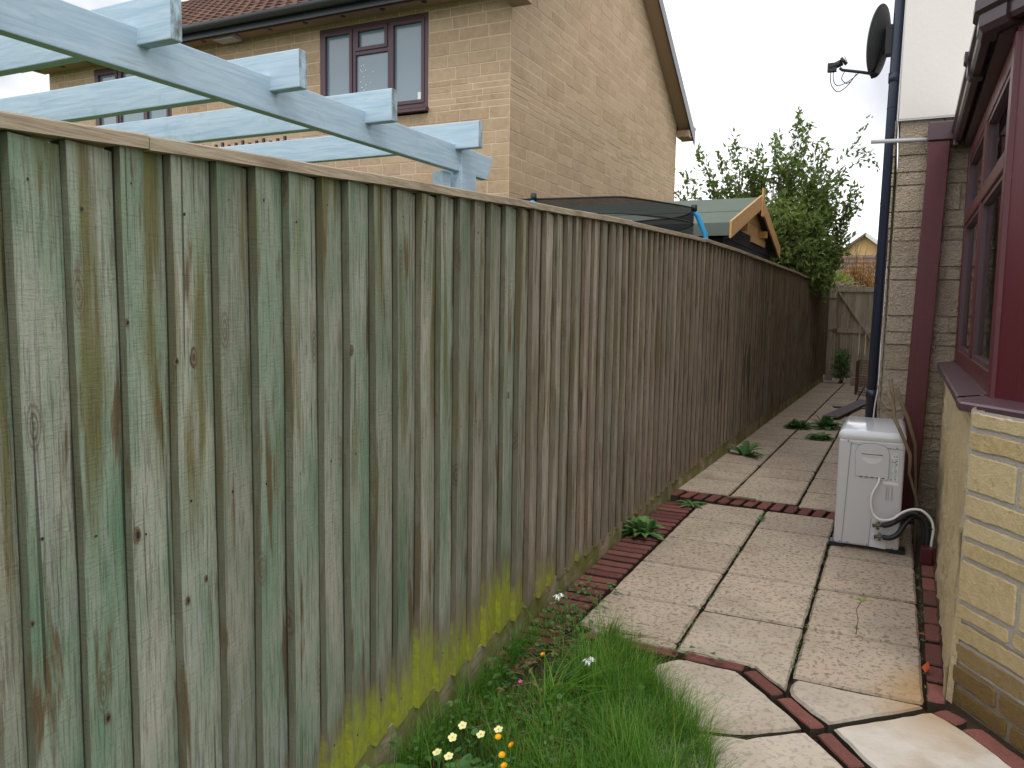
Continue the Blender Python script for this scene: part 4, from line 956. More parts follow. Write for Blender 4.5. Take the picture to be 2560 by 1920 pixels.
for q, (x_, z_) in enumerate(((-.022, .150), (-.012, .092))):
    b = MB(); b.tube([(x_ - .022, yf - .030, z_ - .002), (x_ + .024, yf - .030, z_ + .004)], .0085, 8); b.tube([(x_, yf, z_), (x_, yf - .036, z_)], .011, 8); b.tube([(x_, yf - .028, z_ - .020), (x_, yf - .028, z_ + .020)], .007, 8)
    b.tube([(x_ - .026, yf - .03, z_ - .003), (x_ - .020, yf - .03, z_ - .002)], .012, 6); b.build('valve', STEEL, ac)
for x_, s_ in ((AX0, -1), (AX1, 1)):
    for yy in (AY0 + .01, AY1 - .09): b = MB(); b.box((x_ - .02 if s_ < 0 else x_ - .05, yy, .0), (x_ + .05 if s_ < 0 else x_ + .03, yy + .08, .024)); b.build('foot', BLACK, ac)
def part_cable(nm, pts, r_, mat, par):
    o = cable(nm, pts, r_, mat, None); o.parent = par; o.matrix_parent_inverse = Matrix.Translation(-par.location); return o
yq = yf - .035
part_cable('power_cable', [(-.028, yf - .008, .395), (-.034, yf - .02, .365), (-.058, yq, .31), (-.060, yq, .255), (-.044, yq, .205), (-.01, yq - .01, .185), (.04, yq - .01, .195), (.085, yq, .232), (.13, yq + .01, .253), (.175, yq + .01, .252), (.215, yq + .01, .215), (.230, yq + .01, .165), (.226, yq + .01, .09), (.224, yq + .01, .03)], .0065, WHT, ac)
part_cable('insulated_pipe', [(.0, yq, .155), (.03, yq, .165), (.07, yq + .01, .192), (.12, yq + .03, .228), (.16, yq + .03, .228), (.195, yq + .03, .195), (.208, yq + .03, .14), (.205, yq + .03, .04)], .0145, BLACK, ac)
part_cable('insulated_pipe', [(.005, yq, .093), (.04, yq, .095), (.075, yq + .01, .120), (.10, yq + .03, .165), (.135, yq + .05, .205), (.165, yq + .06, .20), (.19, yq + .06, .15), (.19, yq + .06, .04)], .0135, BLACK, ac)
b = MB()
for p, d in (((.062, yq + .0, .197), V(.8, 0, .6)), ((.165, yq + .015, .245), V(1, 0, -.3)), ((.222, yq + .015, .165), V(.2, 0, -1))):
    p = V(*p); d = d.normalized(); b.tube([p - d * .003, p + d * .003], .0125, 10)
b.build('cable_tie', BLACK, ac)
tag_b = MB(); tag_b.box((.178, 4.35, -.01), (.232, 4.42, .075)); tag_b.box((.232, 4.36, -.01), (.246, 4.41, .082)); tag(tag_b.build('pipe_duct', MAR, bevel=.003), 'small plum duct at the wall foot swallowing the air conditioner pipes', 'duct')

# ------------------------------------------------------------------ gate, crate, boards
GY = 15.2
gate = empty('wooden_gate', (-.55, GY, 0), 'weathered ledged and braced wooden gate closing the far end of the path', 'gate')
GW = NB('weathered_grey_gate_timber', .9, .15); _t, _r, _g, _a = GW.attr(); _gr = GW.noise(GW.pos((22, 22, 1)), 3, 5, .65, .5)
GW.col(GW.mix(GW.math('MULTIPLY', GW.ramp(_gr, .4, .7), .6), GW.mix(_r, (.37, .32, .25), (.50, .44, .355)), (.12, .095, .07))); GW = GW.m
b = MB(); x = -.955
while x < .03: b.box((x, GY + .02, .06), (x + .096, GY + .04 + .002 * R.random(), 1.67), 0, (R.random(), 0, 0, 1)); x += .100
b.build('board_panel', GW, gate)
for z0, z1 in ((1.585, 1.665), (.86, .93), (.10, .18)): b = MB(); b.box((-.955, GY - .012, z0), (.03, GY + .018, z1), 0, (.8, 0, 0, 1)); b.build('ledge', GW, gate)
b = MB(); b.beam((-.925, GY - .004, 1.57), (.02, GY - .004, .20), .03, .075, V(0, 1, 0), 0, (.7, 0, 0, 1)); b.build('brace', GW, gate)
b = MB(); b.box((-1.10, GY - .02, 0), (-.962, GY + .06, 1.70), 0, (.9, 0, 0, 1)); b.box((-.966, GY - .008, .05), (-.957, GY + .03, 1.69), 0, (.4, 0, 0, 1)); b.build('post', GW, gate)
b = MB(); b.box((-1.08, GY - .03, 1.45), (-.87, GY - .022, 1.475)); b.build('hinge', STEEL, gate)
b = MB(); b.box((-1.11, GY - .03, .895), (-.98, GY - .02, .91)); b.tube([(-.965 + .03 * math.cos(a), GY - .03, .90 + .03 * math.sin(a)) for a in [q * math.pi / 8 for q in range(17)]], .008, 6); b.build('latch', STEEL, gate)
crate = MB(); c0, c1, c2, c3 = (-.49, 12.82), (-.18, 12.60), (-.16, 13.1), (-.47, 13.3)
def wire(a, b_, r_=.0035): crate.tube([a, b_], r_, 4)
cs_ = [c0, c1, c2, c3]
for i in range(4):
    a, b_ = cs_[i], cs_[(i + 1) % 4]
    for z in (.0, .04, .08, .12, .16, .20, .24, .28, .32, .36, .40, .44, .49): wire((*a, z + .005), (*b_, z + .005), .005 if z in (0, .49) else .0028)
    for k in range(12): t = k / 12; p = (lerp(a[0], b_[0], t), lerp(a[1], b_[1], t)); wire((*p, .0), (*p, .495), .007 if k == 0 else .0028)
for k in range(9): t = k / 8; wire((lerp(c0[0], c1[0], t), lerp(c0[1], c1[1], t), .495), (lerp(c3[0], c2[0], t), lerp(c3[1], c2[1], t), .495))
tag(crate.build('wire_crate', RUST, weld=False), 'rusty wire crate standing on the path near the gate', 'crate')
b = MB(); M_ = Matrix.Translation(V(-.45, 10.75, .02)) @ Matrix.Rotation(math.radians(-8.5), 4, 'Z'); b.box((-.085, -1.08, 0), (.085, 1.05, .022), M=M_); tag(b.build('loose_board', PLANK, bevel=.003), 'long plum grey board lying slantwise on the paving', 'board')
b = MB(); M_ = Matrix.Translation(V(-.42, 11.0, .0)) @ Matrix.Rotation(math.radians(14), 4, 'Z'); b.box((-.25, -.06, .0), (.25, .06, .018), M=M_); tag(b.build('loose_board', PLANK, bevel=.003), 'short board end lying under the long plum grey board', 'board')
PC = m_plain('pinkish_concrete', (.38, .30, .26), .9, .1, .2, 9, .5)
b = MB(); b.box((-.62, 14.3, 0), (-.5, 14.5, .14), 0); tag(b.build('concrete_block', PC, bevel=.005), 'pinkish concrete block at the gate foot, right against the dark leafy weed', 'block')
b = MB(); b.box((-.48, 14.35, 0), (-.36, 14.5, .18)); tag(b.build('concrete_block', PC, bevel=.005), 'pinkish concrete block at the gate foot, behind the wire crate', 'block')

# ------------------------------------------------------------------ vegetation
def leaf(m, p, d, nrm, l, w_, c, fold=.15, mat=0):
    """pointed oval leaf of four faces"""
    d = d.normalized(); s_ = d.cross(nrm); s_ = s_.normalized() if s_.length > 1e-6 else d.orthogonal().normalized(); u = s_.cross(d)
    a = p; t = p + d * l - u * l * .10; q1 = p + d * l * .38 + s_ * w_ / 2 + u * w_ * fold; q2 = p + d * l * .38 - s_ * w_ / 2 + u * w_ * fold; mid = p + d * l * .5
    m.face([a, q1, t], mat, c); m.face([a, t, q2], mat, c)
def rv(s=1.0): return V(R.gauss(0, s), R.gauss(0, s), R.gauss(0, s))
bush = empty('bush', (-1.75, 12.7, 0), 'large loose evergreen bush growing beyond the shed and over the fence end', 'bush')
lf = MB(); wd = MB()
base = V(-1.75, 12.75, .0)
def shoot(start, tip, nl, l0, spread, rad=.012, bright=.5, bend=.25):
    mid = (start + tip) / 2 + rv(bend * .5 * (tip - start).length * .4) + V(0, 0, .1); pts = []
    for k in range(9): t = k / 8; pts.append(start * (1 - t) ** 2 + mid * 2 * t * (1 - t) + tip * t * t)
    wd.tube(pts, rad, 4, rs=[rad * (1 - .8 * k / 8) for k in range(9)], cap=False)
    for i in range(nl):
        t = R.uniform(.22, 1.0); f = t * 8; k = min(7, int(f)); p = pts[k].lerp(pts[k + 1], f - k) + rv(spread)
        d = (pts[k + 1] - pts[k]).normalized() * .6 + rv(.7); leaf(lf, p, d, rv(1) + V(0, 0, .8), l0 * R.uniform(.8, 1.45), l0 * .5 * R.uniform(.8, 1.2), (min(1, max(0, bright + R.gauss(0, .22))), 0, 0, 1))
for k in range(6):
    a = R.uniform(0, 6.28); top = base + V(.35 * math.cos(a) + .25, .5 * math.sin(a), 2.0 + R.uniform(-.3, .4)); wd.tube([base + V(.08 * math.cos(a), .08 * math.sin(a), 0), base.lerp(top, .5) + rv(.06), top], .035, 6, rs=[.05, .035, .018])
# dense body
for k in range(250):
    th = R.uniform(0, 2 * math.pi); ph = math.acos(R.uniform(-1, 1)); rr_ = R.uniform(.75, 1.0)
    tip = V(-1.42 + .72 * rr_ * math.sin(ph) * math.cos(th), 12.5 + .8 * rr_ * math.sin(ph) * math.sin(th), 2.28 + .72 * rr_ * math.cos(ph))
    if tip.x > -1.2: tip.z -= .10
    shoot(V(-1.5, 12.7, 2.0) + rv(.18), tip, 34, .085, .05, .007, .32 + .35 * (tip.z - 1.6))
for k in range(50): 
    tip = V(R.uniform(-1.15, -.85), R.uniform(11.9, 12.9), R.uniform(1.5, 1.95)); shoot(tip + V(-.35, .1, .35), tip, 26, .075, .035, .005, .5)
# loose upper crown to the left and right
for k in range(240):
    x_ = R.uniform(-3.2, -1.95); top = interp(x_, (-3.2, -2.9, -2.5, -2.1, -1.8), (2.85, 3.2, 3.3, 3.5, 3.4)); tip = V(x_, R.uniform(12.6, 13.6), 2.25 + (top - 2.25) * R.random() ** 1.3)
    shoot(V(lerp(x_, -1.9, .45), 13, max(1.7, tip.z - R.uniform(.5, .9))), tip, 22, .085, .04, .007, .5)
spk = [(-3.18, 3.45, -2.8), (-2.95, 3.72, -2.6), (-2.62, 3.62, -2.4), (-2.38, 3.85, -2.3), (-2.2, 3.55, -2.1), (-1.95, 3.45, -2.0), (-1.75, 3.85, -1.7), (-1.45, 4.12, -1.6), (-1.30, 3.98, -1.45), (-1.18, 3.72, -1.3), (-1.08, 3.62, -1.3), (-1.62, 3.55, -1.6), (-1.0, 3.35, -1.2), (-.85, 3.25, -1.1), (-.62, 3.05, -1.0), (-.55, 2.9, -1.0), (-.7, 2.75, -1.05), (-1.5, 3.6, -1.5), (-2.05, 3.7, -1.95), (-1.85, 3.75, -1.8), (-2.12, 3.45, -2.0), (-1.95, 3.2, -1.9), (-2.75, 3.35, -2.5), (-3.2, 3.05, -2.7), (-.72, 2.35, -1.1), (-.8, 2.15, -1.1)]
for x_, z_, sx_ in spk:
    for q in range(4):
        tip = V(x_ + R.gauss(0, .04), 12.7 + R.gauss(0, .15), z_ + R.gauss(0, .05)); shoot(V(sx_, 12.8, z_ - R.uniform(.8, 1.2)), tip, 26, .085, .028, .006, .4)
for k in range(85):
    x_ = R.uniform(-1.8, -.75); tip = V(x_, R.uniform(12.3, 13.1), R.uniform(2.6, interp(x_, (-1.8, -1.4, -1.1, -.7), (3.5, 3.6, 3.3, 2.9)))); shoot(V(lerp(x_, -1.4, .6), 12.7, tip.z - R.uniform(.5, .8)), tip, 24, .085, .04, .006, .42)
for tip, st in ((V(-.50, 12.3, 3.95), V(-1.2, 12.5, 3.1)), (V(-.38, 12.3, 3.45), V(-1.15, 12.5, 3.1)), (V(-.33, 12.3, 3.2), V(-.7, 12.4, 3.55))): shoot(st, tip, 34, .07, .03, .005, .35, .5)
lf.build('leaves', LEAFB, bush, weld=False); wd.build('branches', BARK, bush, weld=False)
def shrub(name, c, r_, n, l0, mat, label, twigs=20, cat='shrub'):
    e = empty(name, c, label, cat); m = MB(); w_ = MB(); c = V(*c)
    for k in range(twigs): t = V(c.x + R.gauss(0, r_[0] * .5), c.y + R.gauss(0, r_[1] * .5), c.z + r_[2] * R.uniform(1.2, 2.1)); w_.tube([c + rv(.03), c.lerp(t, .5) + rv(.06), t], .012, 4, rs=[.016, .01, .004])
    for k in range(n):
        d = rv(1).normalized() * R.uniform(.35, 1) ; p = c + V(d.x * r_[0], d.y * r_[1], r_[2] * (1 + d.z)); leaf(m, p, rv(1) + V(0, 0, .4), rv(1) + V(0, 0, 1), l0 * R.uniform(.6, 1.3), l0 * .5, (R.random(), 0, 0, 1))
    m.build('leaves', mat, e, weld=False); w_.build('stems', BARK, e, weld=False)
shrub('shrub', (-1.0, 16.6, 1.15), (.26, .3, .42), 520, .12, LIME, 'lime green shrub standing above the gate post', 16)
shrub('shrub', (-.78, 19.5, 1.0), (.50, .4, .72), 1500, .075, ORNG, 'orange leaved shrub seen above the middle of the gate', 60)
shrub('shrub', (-.50, 17.5, .9), (.12, .1, .35), 60, .14, LIME, 'small sprig of lime leaves poking over the gate top', 5)
b = MB()
for k in range(60): p = V(-.9 + R.gauss(0, .4), 21, 1.2); t = p + V(R.uniform(-.3, .9), R.uniform(-.3, .3), R.uniform(.8, 2.3)); b.tube([p, p.lerp(t, .5) + rv(.08), t], .01, 3, rs=[.014, .009, .003], cap=False)
tag(b.build('bare_twigs', BARK, weld=False), 'bare brown twiggy branches rising behind the orange shrub', 'branches')

def weed(name, x, y, r_, n, l0, label, mat=LEAFW, up=.5, seed=0):
    rnd = random.Random(seed + 5); m = MB()
    for k in range(int(n * 1.8)):
        a = rnd.uniform(0, 6.28); el = rnd.uniform(.25, 1.25) * min(1.1, up + .15); d = V(math.cos(a) * math.cos(el), math.sin(a) * math.cos(el), math.sin(el)); p0 = V(x, y, .0) + V(math.cos(a), math.sin(a), 0) * r_ * rnd.uniform(0, .25)
        L_ = l0 * rnd.uniform(.6, 1.15); c = (rnd.random(), 0.25 * (rnd.random() < .08), 0, 1); sd2 = V(-math.sin(a), math.cos(a), 0); pr = None; ns = 9
        for j in range(ns + 1):
            t = j / ns; w_ = L_ * .115 * (math.sin(math.pi * min(1, t * .92 + .06)) ** .8) * (1 + .55 * (j % 2) * (1 if L_ > .08 else 0)); p = p0 + d * L_ * t - V(0, 0, 1) * L_ * .40 * t * t + V(0, 0, .004)
            p.z = max(p.z, .004); row = (p - sd2 * w_ + V(0, 0, w_ * .3), p, p + sd2 * w_ + V(0, 0, w_ * .3))
            if pr: m.face([pr[0], pr[1], row[1], row[0]], 0, c); m.face([pr[1], pr[2], row[2], row[1]], 0, c)
            pr = row
    o = m.build(name, mat, weld=False); return tag(o, label, 'plant')
weed('weed', -1.19, 4.16, .12, 24, .16, 'leafy green weed on the brick edging against the fence', up=1.0, seed=1)
weed('weed', -1.10, 4.95, .1, 14, .10, 'flat leafy weed where the brick band meets the fence bricks', up=.3, seed=2)
weed('weed', -1.10, 6.85, .08, 9, .22, 'long leaved weed at the fence foot past the brick band', up=.9, seed=3)
weed('weed', -.862, 8.76, .12, 60, .15, 'bushy weed in the paving joint nearest the fence', up=1.1, seed=4)
weed('weed', -.60, 8.95, .12, 30, .22, 'upright leafy weed in the paving beside the loose boards', up=1.1, seed=5)
weed('weed', -.60, 8.15, .14, 70, .13, 'low spreading weed in the paving behind the air conditioner', up=.55, seed=6)
weed('weed', -.655, 4.76, .05, 6, .06, 'tiny weed in the joint just in front of the brick band', up=1.3, seed=7)
shrub('weed', (-.80, 14.75, 0), (.16, .1, .30), 360, .07, LEAFW, 'dark leafy weed growing up the foot of the gate', 6, 'plant')
# small seedling on the slabs
b = MB(); p0 = V(-.069, 3.24, 0); b.tube([p0, p0 + V(.004, 0, .06), p0 + V(-.004, 0, .10), p0 + V(.012, 0, .135)], .0016, 5)
for k in range(6): a = k * 1.05; leaf(b, p0 + V(.012, 0, .135), V(math.cos(a), math.sin(a) * .5, .35), V(0, 0, 1), .030, .014, (.6, .1, 0, 1), mat=1)
for k in range(4): a = k * 1.6; leaf(b, p0 + V(0, 0, .022), V(math.cos(a), math.sin(a) * .5, .5), V(0, 0, 1), .02, .009, (.3, .5, 0, 1), mat=1)
tag(b.build('seedling', [BARK, LIME], weld=False), 'single seedling with yellow green leaves standing in a slab joint', 'plant')
# fallen orange leaf by the wall, twigs
b = MB(); leaf(b, V(.162, 2.98, .008), V(.1, .6, .5), V(-.4, 0, 1), .05, .03, (.2, 0, 0, 1)); tag(b.build('fallen_leaf', m_plain('red_orange_leaf', (.42, .07, .015), .6)), 'curled orange red leaf on the bricks by the golden wall', 'leaf')
b = MB(); leaf(b, V(.175, 3.34, .006), V(-1, .2, .2), V(0, 0, 1), .04, .02, (.2, 0, 0, 1)); tag(b.build('fallen_leaf', m_plain('dull_red_leaf', (.25, .06, .03), .6)), 'small dull red leaf lying further back on the wall bricks', 'leaf')
b = MB(); b.tube([(-.93, 5.20, .016), (-.85, 5.22, .020), (-.75, 5.215, .018)], .009, 6); tag(b.build('fallen_twig', STICK), 'short brown twig lying on the brick band across the path', 'twig')
b = MB()
for k in range(70):
    x_, y_ = R.uniform(-1.1, .12), R.uniform(2.8, 14)
    leaf(b, V(x_, y_, .006), V(R.gauss(0, 1), R.gauss(0, 1), .1), V(0, 0, 1), .02 * R.uniform(.5, 1.4), .010, (0, 0, 0, 1))
tag(b.build('leaf_litter', m_plain('brown_litter', (.10, .05, .03), .8), weld=False), 'scattered brown leaf crumbs lying on the paving', 'litter', kind='stuff')
# cut dead stems behind the air conditioner
st = empty('dead_shrub', (.15, 4.55, 0), 'cut bare stems of a dead shrub behind the air conditioner', 'shrub')
def stem(px): b = MB(); n = len(px); b.tube([V(*p) for p in px], .01, 7, rs=[lerp(.011, .006, k / (n - 1)) for k in range(n)]); b.build('stem', STICK, st)
stem([(-0.016, 4.5, 0.842), (0.018, 4.46, 0.757), (0.021, 4.44, 0.713), (0.057, 4.4, 0.643), (0.105, 4.4, 0.533), (0.108, 4.42, 0.479), (0.107, 4.46, 0.429), (0.136, 4.5, 0.329), (0.152, 4.52, 0.274), (0.157, 4.56, 0)])
stem([(0.025, 4.6, 0.85), (0.071, 4.6, 0.726), (0.088, 4.6, 0.693), (0.13, 4.62, 0.554), (0.138, 4.65, 0.441), (0.149, 4.68, 0.293), (0.155, 4.7, 0.1)])
stem([(-0.007, 4.52, 0.9), (0.012, 4.5, 0.82), (0.018, 4.455, 0.75)])
b = MB(); b.tube([(-0.067, 4.5, 0.87), (-0.047, 4.48, 0.785), (-0.02, 4.47, 0.755), (0.015, 4.455, 0.745)], .0035, 5); b.build('stem', STICK, st)

# grass bed --------------------------------------------------------
BY = [1.0, 1.45, 1.75, 2.0, 2.2, 2.4, 2.6, 2.75, 2.95]; BX = [-.22, -.23, -.26, -.33, -.43, -.58, -.73, -.86, -1.05]
bx_ = lambda y: interp(y, BY, BX)
def blade(m, p, a, l, w_, lean, c, ns=4, mat=0):
    d = V(math.cos(a), math.sin(a), 0); s_ = V(-d.y, d.x, 0); pr = None
    for j in range(ns + 1):
        t = j / ns; q = p + d * (lean * l * t * t) + V(0, 0, l * (t - .30 * lean * t * t)); ww = w_ * (1 - t ** 1.6) / 2
        if j == ns: m.face([pr[0], pr[1], q], mat, c)
        else:
            row = (q - s_ * ww, q + s_ * ww)
            if pr: m.face([pr[0], pr[1], row[1], row[0]], mat, c)
            pr = row
g = MB()
def dens(x, y):
    e = bx_(y) - x                                              # distance in from the right edge
    if e < 0: return 0
    fr = fx(y) + .05
    if x < fr: return 0
    d = .62 if y < 2.1 else .34
    if e < .40: d = 1.0
    if y > 2.25 and x < -.92: d = .10
    if y > 2.6: d *= .8
    return d
cnt = 0
while cnt < 27000:
    y_ = R.uniform(1.05, 2.9); x_ = R.uniform(-1.2, -.26)
    if R.random() > dens(x_, y_) or math.hypot(x_ + 1.10, y_ - 1.62) < .10 or (math.hypot(x_ + .97, y_ - 1.72) < .12 and R.random() < .6): continue
    e = bx_(y_) - x_; hb = .125 if e < .40 else .085
    cl = noise.noise(V(x_ * 9, y_ * 9, 0)); l = hb * R.uniform(.5, 1.35) * (1 + .9 * cl)
    if R.random() < .012: l *= 1.6
    dk = max(0, min(1, .40 + cl * 1.1 + R.gauss(0, .2)))
    blade(g, V(x_, y_, -.02), R.gauss(.0, 1.2) if e < .15 else R.uniform(0, 6.28), l, R.uniform(.0014, .0028), R.uniform(.15, 1.1), (dk, R.uniform(.3, .9) * (R.random() < .09), 0, 1)); cnt += 1
for k in range(500):                                           # tall tufts against the fence
    y_ = R.choice((1.75, 2.15, 2.32, 2.5)) + R.gauss(0, .07); x_ = fx(y_) + .06 + abs(R.gauss(0, .04))
    blade(g, V(x_, y_, -.02), R.gauss(.4, 1.0), R.uniform(.08, .22), R.uniform(.0012, .0024), R.uniform(.2, 1.2), (R.uniform(0, .5), 0, 0, 1), 6)
tag(g.build('grass', GRS, weld=False), 'uncut green grass filling the bed between fence and paving', 'grass', kind='stuff')
g = MB()                                                        # ivy and small round leaves
for k in range(1500):
    y_ = R.uniform(1.2, 3.0); x_ = R.uniform(-1.2, -.6)
    if x_ > bx_(y_) - .02 or x_ < fx(y_) + .04: continue
    if noise.noise(V(x_ * 5, y_ * 5, 3)) < -.15 and y_ > 2.0: continue
    p = V(x_, y_, R.uniform(-.01, .045)); a = R.uniform(0, 6.28); el = R.uniform(-.1, .6); d = V(math.cos(a) * math.cos(el), math.sin(a) * math.cos(el), math.sin(el))
    l = R.uniform(.010, .026); nn = (V(0, 0, 1) + rv(.35)).normalized(); s_ = d.cross(nn).normalized(); c = (R.random(), .3 * (R.random() < .05), 0, 1)
    pts = [p, p + d * l * .3 + s_ * l * .42, p + d * l * .75 + s_ * l * .38, p + d * l, p + d * l * .75 - s_ * l * .38, p + d * l * .3 - s_ * l * .42]
    g.face([pts[0], pts[1], pts[2], pts[3]], 0, c); g.face([pts[0], pts[3], pts[4], pts[5]], 0, c)
for k in range(160):                                           # runners on the bricks
    y_ = R.uniform(2.75, 3.3); x_ = R.uniform(-1.22, -1.02) ; p = V(x_, y_, R.uniform(.0, .05)); a = R.uniform(0, 6.28); d = V(math.cos(a), math.sin(a), R.uniform(0, .5)); 
    if R.random() < .45: leaf(g, p, d, V(0, 0, 1), R.uniform(.02, .035), .02, (R.random(), 0, 0, 1))
tag(g.build('ground_cover', IVY, weld=False), 'ivy and small round leaved weeds carpeting the bed by the fence', 'ground cover', kind='stuff')
b = MB()                                                        # dead straw, fallen leaves in bed
for k in range(110):
    y_ = R.uniform(1.9, 2.75); x_ = R.uniform(-1.12, -.8); a = R.uniform(0, 3.14); l = R.uniform(.03, .12); z_ = R.uniform(.0, .035)
    b.tube([(x_, y_, z_), (x_ + l * math.cos(a), y_ + l * math.sin(a), z_ + R.uniform(-.01, .02))], .0012, 3, cap=False)
for k in range(50):
    y_ = R.uniform(2.1, 2.8); x_ = R.uniform(-1.12, -.78); leaf(b, V(x_, y_, R.uniform(0, .03)), rv(1), V(0, 0, 1), .03, .018, (0, 0, 0, 1))
tag(b.build('dead_litter', m_plain('straw_and_leaf', (.26, .17, .10), .8, .2, .5, 30), weld=False), 'dry straw and brown leaves lying in the bed', 'litter', kind='stuff')
def rosette(x, y, n, l0, w_, label, mat, seed):
    rnd = random.Random(seed); m = MB()
    for k in range(n):
        a = k * 2.4 + rnd.uniform(-.2, .2); el = rnd.uniform(.25, 1.0); d = V(math.cos(a) * math.cos(el), math.sin(a) * math.cos(el), math.sin(el)); s_ = V(-math.sin(a), math.cos(a), 0); L_ = l0 * rnd.uniform(.7, 1.1); c = (rnd.random(), 0, 0, 1); pr = None; u = s_.cross(d)
        for j in range(8):
            t = j / 7; ww = w_ * math.sin(math.pi * min(1, .12 + t * .88)) ** .7 * (1.0 if t < .98 else .3) ; q = V(x, y, -.01) + d * L_ * t - V(0, 0, L_ * .35 * t * t); row = (q - s_ * ww + u * -ww * .3, q, q + s_ * ww + u * -ww * .3)
            if pr: m.face([pr[0], pr[1], row[1], row[0]], 0, c, None, True); m.face([pr[1], pr[2], row[2], row[1]], 0, c, None, True)
            pr = row
    return m, tag
def finish(mt, label, name='primrose_plant', mat=None): return tag(mt[0].build(name, mat or LIMEL), label, 'plant')
LIMEL = m_leaf('primrose_leaf', (.10, .21, .03), (.19, .32, .06), .35)
finish(rosette(-1.155, 1.60, 11, .13, .026, '', None, 3), 'broad lime leaved primrose rosette at the fence foot, bottom of the photo')
finish(rosette(-1.06, 1.63, 10, .10, .026, '', None, 9), 'round leaved plant right beside the lime rosette', mat=LEAFW)
finish(rosette(-.97, 1.73, 14, .11, .018, '', None, 12), 'primrose leaves under the pale yellow flowers', mat=LEAFW)
def petals(m, c, nrm, n, r_, mat, pw=.5, cup=.2, cm=None):
    a0 = nrm.orthogonal().normalized(); b0 = nrm.cross(a0)
    for k in range(n):
        a = 2 * math.pi * k / n; d = a0 * math.cos(a) + b0 * math.sin(a); s_ = nrm.cross(d); e = nrm * (r_ * cup)
        m.face([c, c + d * r_ * .55 + s_ * r_ * pw * .6 + e * .5, c + d * r_ + s_ * r_ * pw * .3 + e, c + d * r_ - s_ * r_ * pw * .3 + e, c + d * r_ * .55 - s_ * r_ * pw * .6 + e * .5], mat, (.5, 0, 0, 1))
    if cm is not None: m.face([c + nrm * .0015 + (a0 * math.cos(q) + b0 * math.sin(q)) * r_ * .22 for q in [k * math.pi / 3 for k in range(6)]], cm, (.5, 0, 0, 1))
def flower(x, y, z, kind, label, group, first=[None]):
    m = MB(); p = V(x, y, z); nr = V(.05 + R.gauss(0, .15), -.45 + R.gauss(0, .15), .9).normalized()
    m.tube([V(x + R.gauss(0, .01), y + .01, -.02), p - V(0, 0, z * .4) + rv(.003), p], .0011, 4, 2)
    if kind == 'prim': petals(m, p, nr, 5, .0125, 0, .85, .12, 1)
    elif kind == 'yel': petals(m, p, nr, 11, .009, 1, .38, .45, 1); petals(m, p + nr * .002, nr, 9, .006, 1, .4, .6, 1)
    tag(m.build('flower', [PALE, YEL, LEAFW], weld=False), label, 'flower', group)
for x, y, z, lab in ((-1.001, 1.735, .10, 'pale yellow primrose flower, leftmost of the open pair'), (-.941, 1.783, .10, 'pale yellow primrose flower, right of the open pair'), (-1.001, 1.656, .10, 'pale yellow primrose flower half hidden just below the open pair'), (-.965, 1.654, .10, 'pale yellow primrose flower lowest in the clump'), (-.91, 1.827, .10, 'small pale primrose flower just above the orange flowers'), (-1.007, 1.80, .10, 'small pale primrose flower at the back of the clump')):
    flower(x, y, z, 'prim', lab, 'pale yellow primrose flowers')
for x, y, z, lab in ((-.877, 1.76, .12, 'orange yellow flower, topmost of the four by the primroses'), (-.829, 1.743, .12, 'orange yellow flower, rightmost of the four by the primroses'), (-.831, 1.691, .12, 'orange yellow flower in the middle of the four by the primroses'), (-.805, 1.651, .12, 'orange yellow flower at the very bottom of the photo'), (-1.014, 2.368, .07, 'lone orange yellow flower in the weeds near the brick edging')):
    flower(x, y, z, 'yel', lab, 'orange yellow flowers in the grass')
def leek(x, y, h, label, nl=0, hang=True, lean=(0, 0)):
    m = MB(); top = V(x + lean[0], y + lean[1], h); m.tube([V(x, y, -.02), V(x + lean[0] * .3, y, h * .6), top], .0016, 5, 1)
    if hang:
        for k in range(4): a = k * 1.6; p = top + V(.008 * math.cos(a), .008 * math.sin(a), -.004 * k); petals(m, p, V(.3 * math.cos(a), .3 * math.sin(a) - .3, -.8).normalized(), 5, .012, 0, .5, 1.4)
    for k in range(nl): blade_c = (.5 + R.uniform(-.3, .3), 0, 0, 1); mm = MB(); blade(m, V(x, y, -.02) + rv(.008), R.uniform(-1.4, 1.4), R.uniform(.12, .20), .008, R.uniform(.6, 1.2), blade_c, 7, 1)
    return m
m = leek(-1.14, 2.813, .12, '', 5); tag(m.build('white_flower', [WPET, LEAFW], weld=False), 'white bell flowers nodding in front of the brick edging by the fence', 'flower', 'white bell flowers')
m = leek(-.90, 2.25, .11, '', 0, True, (.06, .10)); tag(m.build('white_flower', [WPET, LEAFW], weld=False), 'white bell flowers at the edge of the grass clump', 'flower', 'white bell flowers')
b = MB()
for k in range(46): blade(b, V(-.905 + R.gauss(0, .025), 2.22 + R.gauss(0, .03), -.02), R.gauss(.6, .7), R.uniform(.12, .21), .0065, R.uniform(.6, 1.5), (.7 + R.uniform(-.3, .3), .2 * (R.random() < .1), 0, 1), 7)
tag(b.build('leek_clump', m_leaf('bright_strap_leaf', (.06, .20, .015), (.14, .33, .03), .4), weld=False), 'clump of bright green strap leaves arching right in the middle of the bed', 'plant')
b = MB()
for k in range(7): blade(b, V(-1.08 + R.gauss(0, .008), 3.04 + R.gauss(0, .01), -.01), R.uniform(0, 6.28), R.uniform(.07, .17), .006, R.uniform(.1, .9), (.5, .6, 0, 1), 7)
tag(b.build('leek_clump', LIMEL, weld=False), 'thin yellowing strap leaves sprouting from the brick edging', 'plant')
